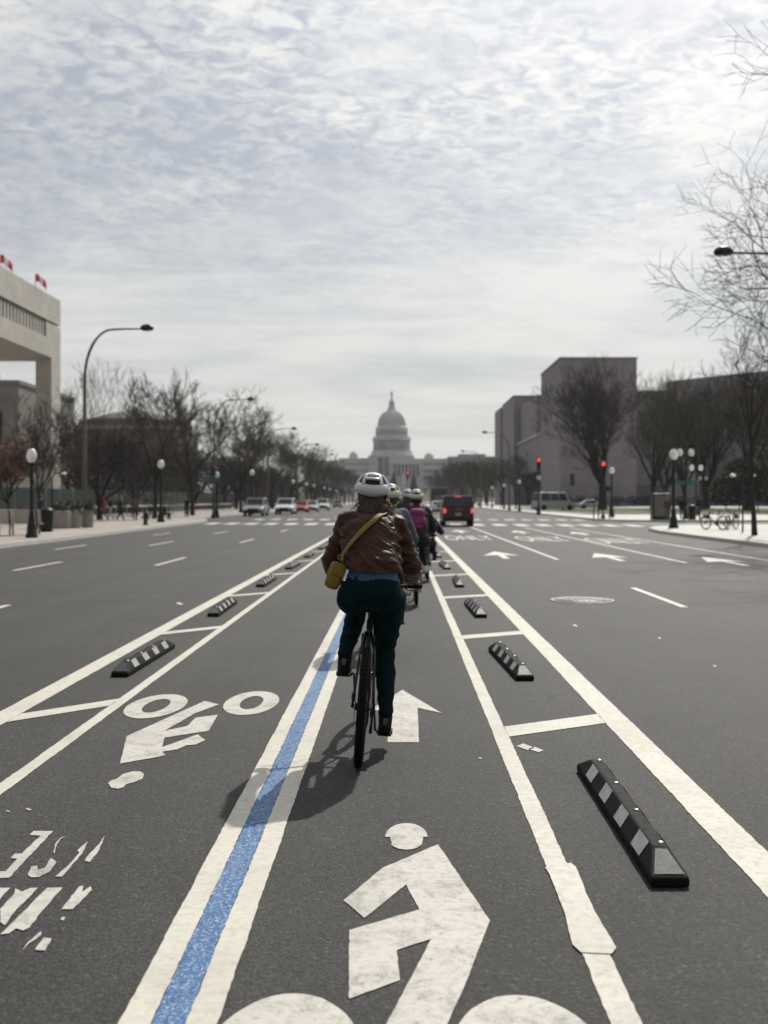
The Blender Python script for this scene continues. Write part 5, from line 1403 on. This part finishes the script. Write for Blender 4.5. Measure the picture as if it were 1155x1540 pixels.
    blob('trousers', [cap(pel + Vector((-.05, .0, .0)), .133 * widen, pel + Vector((.05, 0, 0)), .133 * widen, .96, (0, 0, 1)), cap(pel, .13, pel + Vector((0, .03, .08)), .128, 1.15, (1, 0, 0))] + trou, legs, t, vx if fine else .013, 6, 0, wt, lambda c: c.z > hipz + .12)
    for s_ in (-1, 1):
        p = ped[s_]
        sh_ = blob('shoe', [cap(p + Vector((0, -.150, .048)), .040, p + Vector((0, -.06, .042)), .042), cap(p + Vector((0, -.06, .040)), .043, p + Vector((s_ * .008, .075, .036)), .034, .8, (0, 0, 1)), cap(p + Vector((0, -.145, .05)), .040, ank[s_] + Vector((0, .005, -.005)), .047)], shoe, t, .008, 4)
        MB().box((p.x, p.y - .035, p.z + .014), (.082, .27, .014)).build('sole', 'rubber', sh_, bevel=.004)
        if fine: MB().box((p.x, p.y - .188, p.z + .10), (.026, .012, .040)).build('heel_tab', 'shoe_grey', sh_, bevel=.005)
    # hair
    hp = [cap(q(0, -.03, .02), .088, q(0, -.035, -.03), .080), cap(q(-.05, -.02, 0), .05, q(-.05, -.03, -.06), .035), cap(q(.05, -.02, 0), .05, q(.05, -.03, -.06), .035)]
    if long_hair: hp += [cap(q(-.02, -.055, -.03), .062, q(-.04, -.10, -.12), .045), cap(q(.03, -.055, -.04), .062, q(.07, -.075, -.13), .036), cap(q(0, -.06, -.05), .06, q(0, -.11, -.15), .050), cap(q(.06, -.03, -.05), .035, q(.095, -.03, -.12), .022)]
    blob('hair', hp, hair, t, .007 if fine else .012, 3, 0, lambda c: .006 * noise.noise(Vector((c.x * 60, c.y * 60, c.z * 9))) + .008 * noise.noise(c * 18))
    if fine:                                                   # loose strands over the collar
        R_ = random.Random(3); st = MB()
        for k in range(170):
            a = R_.uniform(-.085, .11); z0 = R_.uniform(-.06, -.0); L_ = R_.uniform(.06, .15)
            p0 = q(a, -.085 + abs(a) * .3, z0); p1 = p0 + Vector((R_.gauss(0, .02) + a * .18, -.03 - R_.random() * .03, -L_ * .5)); p2 = p1 + Vector((R_.gauss(0, .03) + a * .25, R_.uniform(-.02, .02), -L_ * .5))
            st.tube([p0, p1, p2], [.003, .0022, .001], 3)
        st.build('loose_strands', 'strand', t, kind='stuff')
    helmet(t, q, s, shell)
    if backpack:
        c = chs + Vector((0, -.17, -.06)); M['pack'] = fabric('magenta_backpack', (.16, .020, .085), .7, .15, (10, 10, 10), .3)
        return t, bk, c
    return t, bk, chs

# lead rider --------------------------------------------------------------
RX, RD = PX(539, 5.80), 5.80
p0, bk0, ch0 = rider('cyclist in a brown bomber jacket, teal trousers and white helmet, seen from behind', 'black bicycle with fat tyres ridden by the cyclist in the brown jacket', (RX, RD, 0.0045), fine=True, dx=-.05, widen=1.0)
# yellow tag and seat-stay clutter
# crossbody bag: strap over the right shoulder to the left hip
bag = thing('crossbody_bag', 'olive yellow crossbody bag hanging at the left hip of the lead cyclist', 'bag', (RX, RD, 0.0045), 0, None, radians(4.2))
X = Matrix.Translation((-.225, .165, 1.09)) @ Matrix.Rotation(radians(14), 4, 'Y') @ Matrix.Rotation(radians(-10), 4, 'X') @ Matrix.Rotation(radians(28), 4, 'Z')
b = MB(); b.box((0, 0, -.01), (.098, .055, .165), None, X); bgo = b.build('pouch', 'bag', bag, bevel=.028)
b = MB(); b.box((0, -.031, .028), (.092, .010, .075), None, X); b.build('flap', 'bag', bag, bevel=.005)
for v in bgo.data.polygons: v.use_smooth = True
# strap is draped by ray casts on to the jacket
def drape(path, par, name, mk, w=.016, lift=.006, src=None, n=34):
    jk = [c for c in src.children if c.name.startswith('jacket')][0]
    from mathutils.bvhtree import BVHTree
    me = jk.data; bv = BVHTree.FromPolygons([v.co.copy() for v in me.vertices], [tuple(p.vertices) for p in me.polygons])
    P = []; N = []
    for i in range(n + 1):
        f = i / n * (len(path) - 1); k = min(int(f), len(path) - 2); p = Vector(path[k]).lerp(Vector(path[k + 1]), f - k)
        hit = bv.find_nearest(p)
        if hit[0] is not None and (hit[0] - p).length < .16:
            P.append(hit[0] + hit[1] * lift); N.append(hit[1])
        else: P.append(p); N.append(Vector((0, -1, 0)))
    for _ in range(3):
        P = [P[0]] + [(P[i - 1] + P[i] * 2 + P[i + 1]) / 4 for i in range(1, len(P) - 1)] + [P[-1]]; N = [N[0]] + [(N[i - 1] + N[i] * 2 + N[i + 1]).normalized() for i in range(1, len(N) - 1)] + [N[-1]]
    vs = []
    for i, p in enumerate(P):
        d = (P[min(i + 1, n)] - P[max(i - 1, 0)]).normalized(); u = d.cross(N[i]).normalized()
        for a, c in ((-w, 0), (w, 0), (w, .005), (-w, .005)): vs.append(p + u * a + N[i] * (c + .004))
    fs = []
    for i in range(n):
        for k in range(4): fs.append((4 * i + k, 4 * i + (k + 1) % 4, 4 * i + 4 + (k + 1) % 4, 4 * i + 4 + k))
    return MB().add(vs, fs, None, True).build(name, mk, par)
drape([(-.215, .17, 1.17), (-.19, .17, 1.23), (-.10, .20, 1.33), (-.02, .27, 1.41), (.045, .36, 1.455), (.06, .45, 1.47)], bag, 'strap', 'bag', src=p0)
MB().tube([(-.200 + .014 * cos(a), .100, 1.195 + .014 * sin(a)) for a in [2 * pi * k / 14 for k in range(14)]], .004, 6, closed=True).build('strap_ring', 'bag', bag)
MB().box((-.028, .15, .60), (.022, .03, .05)).build('frame_tag', 'yellow', bk0, bevel=.004)

# the riders ahead -----------------------------------------------------------
M['sweater'] = fabric('slate_sweater', (.065, .085, .105), .85, .15, (8, 8, 10), .3)
M['black_cloth'] = fabric('black_clothes', (.012, .012, .013), .8, .2, (8, 8, 12), .4)
M['pink_cloth'] = fabric('pale_pink_jacket', (.45, .30, .29), .8)
rider('cyclist in a slate blue sweater mostly hidden behind the lead cyclist', 'bicycle of the cyclist in the slate blue sweater', (PX(580, 10.1), 10.1, .0045), lean=1.5, crank=1.5, top='sweater', legs='black_cloth', shell='helmet_green', widen=1.0, long_hair=False)
p3, b3, c3 = rider('cyclist in black with a magenta backpack and pale green helmet', 'bicycle ridden by the cyclist with the magenta backpack', (PX(626, 14.55), 14.55, .0045), lean=0.5, crank=pi - .2, top='black_cloth', legs='black_cloth', shell='helmet_green', shoe='shoe_white', hipz=.99, long_hair=False, backpack=True, hair='hair_dark')
bp = thing('backpack', 'magenta backpack on the back of the cyclist in black', 'backpack', (PX(626, 14.55), 14.55, .0045), 0, None, radians(.5))
blob('bag_body', [cap(c3 + Vector((-.05, 0, -.12)), .088, c3 + Vector((.05, 0, -.12)), .088), cap(c3 + Vector((-.055, -.005, -.02)), .095, c3 + Vector((.055, -.005, -.02)), .095), cap(c3 + Vector((-.045, .03, .10)), .085, c3 + Vector((.045, .03, .10)), .085)], 'pack', bp, .012, 4)
blob('front_pocket', [cap(c3 + Vector((-.045, -.075, -.09)), .045, c3 + Vector((.045, -.075, -.09)), .045), cap(c3 + Vector((-.04, -.075, -.03)), .04, c3 + Vector((.04, -.075, -.03)), .04)], 'pack', bp, .01, 3)
for s_ in (-1, 1): MB().tube([c3 + Vector((s_ * .07, .04, .17)), c3 + Vector((s_ * .095, .16, .24)), c3 + Vector((s_ * .10, .27, .17)), c3 + Vector((s_ * .09, .30, 0))], .018, 6, flat=.35).build('shoulder_strap', 'pack', bp)
MB().tube([c3 + Vector((-.03, .06, .19)), c3 + Vector((0, .06, .225)), c3 + Vector((.03, .06, .19))], .008, 6).build('handle', 'pack', bp)
rider('cyclist in dark clothes with a white helmet, left of the magenta backpack', 'bicycle of the dark-clothed cyclist ahead', (PX(613, 18.3), 18.3, .0045), lean=0, crank=.7, top='black_cloth', legs='black_cloth', hair='hair_dark', hipz=1.03)
rider('small cyclist in black with a white helmet, low beside the magenta backpack', 'bicycle of the small cyclist beside the magenta backpack', (PX(643, 19.0), 19.0, .0045), lean=0, crank=2.2, top='black_cloth', legs='black_cloth', hipz=.74, long_hair=False, widen=.85)
rider('cyclist in a bright yellow green jacket glimpsed beyond the lead cyclist', 'bicycle of the cyclist in yellow green', (PX(597, 24.5), 24.5, .0045), lean=0, crank=1.2, top='hiviz', legs='black_cloth', long_hair=False)

# pedestrians -------------------------------------------------------------------
def walker(label, loc, rz, top, legs, stride=.25, s=1.0, sit=False, hair='hair_dark', bag_=False, skirt=False):
    t = thing('person', label, 'person', loc, rz); t.scale = (s, s, s)
    hz_ = .92 if not sit else .48
    hip = Vector((0, 0, hz_)); ch = Vector((0, .03, hz_ + .38)); nk = Vector((0, .03, hz_ + .52)); hd_ = Vector((0, .05, hz_ + .70))
    body = [cap(hip + Vector((-.05, 0, 0)), .11, hip + Vector((.05, 0, 0)), .11), cap(hip, .115, ch, .115, 1.25, (1, 0, 0)), cap(ch + Vector((-.08, 0, .02)), .085, ch + Vector((.08, 0, .02)), .085), cap(nk, .05, hd_, .05)]
    hc, q = head_caps(hd_, .98); arms = []; sl = []; lg = []; tr = []
    for s_ in (-1, 1):
        sh = ch + Vector((s_ * .165, 0, .07)); el = sh + Vector((s_ * .04, -s_ * stride * .35 - .02, -.27)); hn = el + Vector((0, .10 - s_ * stride * .3, -.23))
        if sit: el = sh + Vector((s_ * .03, .1, -.24)); hn = el + Vector((-s_ * .05, .2, -.02))
        arms += [cap(sh, .046, el, .036), cap(el, .036, hn, .026)] + [cap(hn, .028, hn + Vector((0, .01, -.06)), .024, .5, (1, 0, 0))] + [cap(hn + Vector((0, -.025 + .016 * i, -.06)), .009, hn + Vector((0, -.02 + .016 * i, -.115 - .008 * (i in (1, 2)))), .008) for i in range(4)] + [cap(hn + Vector((0, .02, -.02)), .011, hn + Vector((0, .055, -.065)), .009)]
        sl += [cap(ch + Vector((s_ * .08, 0, .06)), .075, sh, .066), cap(sh, .064, el, .055), cap(el, .055, hn + Vector((0, 0, .03)), .042)]
        h0 = hip + Vector((s_ * .09, 0, -.03))
        ft = Vector((s_ * .10, s_ * stride, .07 + (.06 if s_ * stride < -.1 else 0))) if not sit else Vector((s_ * .12, .45, .07))
        kn, ft = ik(h0, ft, .42, .43, (0, 1, 0) if not sit else (0, .3, 1))
        lg += [cap(h0, .085, kn, .055), cap(kn, .055, ft, .038), cap(ft + Vector((0, -.03, -.02)), .04, ft + Vector((0, .13, -.035)), .032)]
        tr += [cap(h0, .10, kn, .070), cap(kn, .068, ft + Vector((0, 0, .05)), .055)]
    blob('body', body + arms + lg + hc, 'skin', t, .014, 2)
    blob('coat', [cap(hip + Vector((0, 0, -.02)), .135, ch, .135, 1.2, (1, 0, 0)), cap(ch + Vector((-.08, 0, 0)), .10, ch + Vector((.08, 0, 0)), .10), cap(ch, .11, nk + Vector((0, -.01, -.03)), .075)] + sl, top, t, .018, 4)
    blob('trousers', [cap(hip + Vector((-.05, 0, -.02)), .118, hip + Vector((.05, 0, -.02)), .118)] + tr, legs, t, .018, 4, 0, None, lambda c: c.z > hz_ + .05)
    for s_ in (-1, 1): pass
    blob('hair', [cap(q(0, -.02, .04), .09, q(0, -.03, -.02), .08)], hair, t, .014, 2)
    return t
M['red_coat'] = fabric('dull_red_coat', (.20, .035, .035), .85); M['brown_coat'] = fabric('brown_coat', (.09, .06, .045), .85)
M['navy_coat'] = fabric('navy_coat', (.02, .024, .035), .85); M['grey_trousers'] = fabric('grey_trousers', (.10, .10, .11), .85); M['pale_trousers'] = fabric('pale_trousers', (.36, .35, .33), .85)
def at(px, D_, z=ZP): return (PX(px, D_), D_, z)
walker('pedestrian in a dull red coat walking in the left group', at(157, 69), 1.9, 'red_coat', 'grey_trousers', .26, .96)
walker('pedestrian in black with pale trousers beside the red coated one', at(167, 71), 1.7, 'black_cloth', 'pale_trousers', .22, .98)
walker('pedestrian in black striding, middle of the left group', at(181, 68), -1.9, 'navy_coat', 'black_cloth', .34, 1.0)
walker('pedestrian in a brown coat, rightmost of the left group', at(203, 68), 0.3, 'brown_coat', 'black_cloth', .16, .98)
walker('person seated at the kerb right of the second globe lamp, left', at(247, 72), -2.0, 'black_cloth', 'black_cloth', 0, .95, sit=True)
walker('dark clothed person standing by the low balustrade near the left corner', at(281, 84), 2.6, 'black_cloth', 'navy_coat', .08, .98)
walker('person leaning in a dark coat by the slim tree before the pale pier', at(60, 50), -.6, 'navy_coat', 'black_cloth', .1, .98)
walker('person in a dark coat left of the litter bin, beside the grey cabinet', at(1004, 69), 2.9, 'brown_coat', 'grey_trousers', .12, 1.0)
walker('person in black standing between the globe lamp and the litter bin, right', at(1026, 69.5), -.3, 'black_cloth', 'grey_trousers', .12, 1.0)
walker('person in a dark coat standing right of the litter bin', at(1053, 70.3), .5, 'navy_coat', 'brown_coat', .14, 1.03)

# parked hire bicycles on the right pavement --------------------------------------
def parked(label, px, D_, rz, s=1.0):
    bk, _ = bicycle(label, (PX(px, D_), D_, ZP + .002), 0.0, rz, .6, fine=False); bk.scale = (s, s, s)
    MB().box((0, 1.05, .62), (.26, .22, .2)).build('basket', 'grey_metal', bk); MB().box((0, .02, .74), (.08, .42, .05)).build('mudguard', 'shoe_white', bk, bevel=.01)
    MB().tube([(.06, .35, .28), (.14, .32, .0)], .012, 6).build('kickstand', 'grey_metal', bk)
    return bk
parked('parked hire bicycle angled away on the right pavement, left of a pair', 1087, 47.0, .5)
parked('parked hire bicycle on the right pavement, right of a pair', 1094, 47.6, -.7)

# ================================================================= AIR
b = MB(); b.bx(-900, 900, -60, 1500, -2.0, 135.0)
hzm = bpy.data.materials.new('haze'); hzm.use_nodes = True; nt = hzm.node_tree
nt.nodes.remove(nt.nodes['Principled BSDF'])
pv = nt.nodes.new('ShaderNodeVolumePrincipled'); pv.inputs['Color'].default_value = (.86, .92, 1, 1); pv.inputs['Density'].default_value = .00011; pv.inputs['Anisotropy'].default_value = .3
nt.links.new(pv.outputs[0], nt.nodes['Material Output'].inputs['Volume']); M['hazem'] = hzm
hz_o = b.build('haze', 'hazem', kind='stuff')
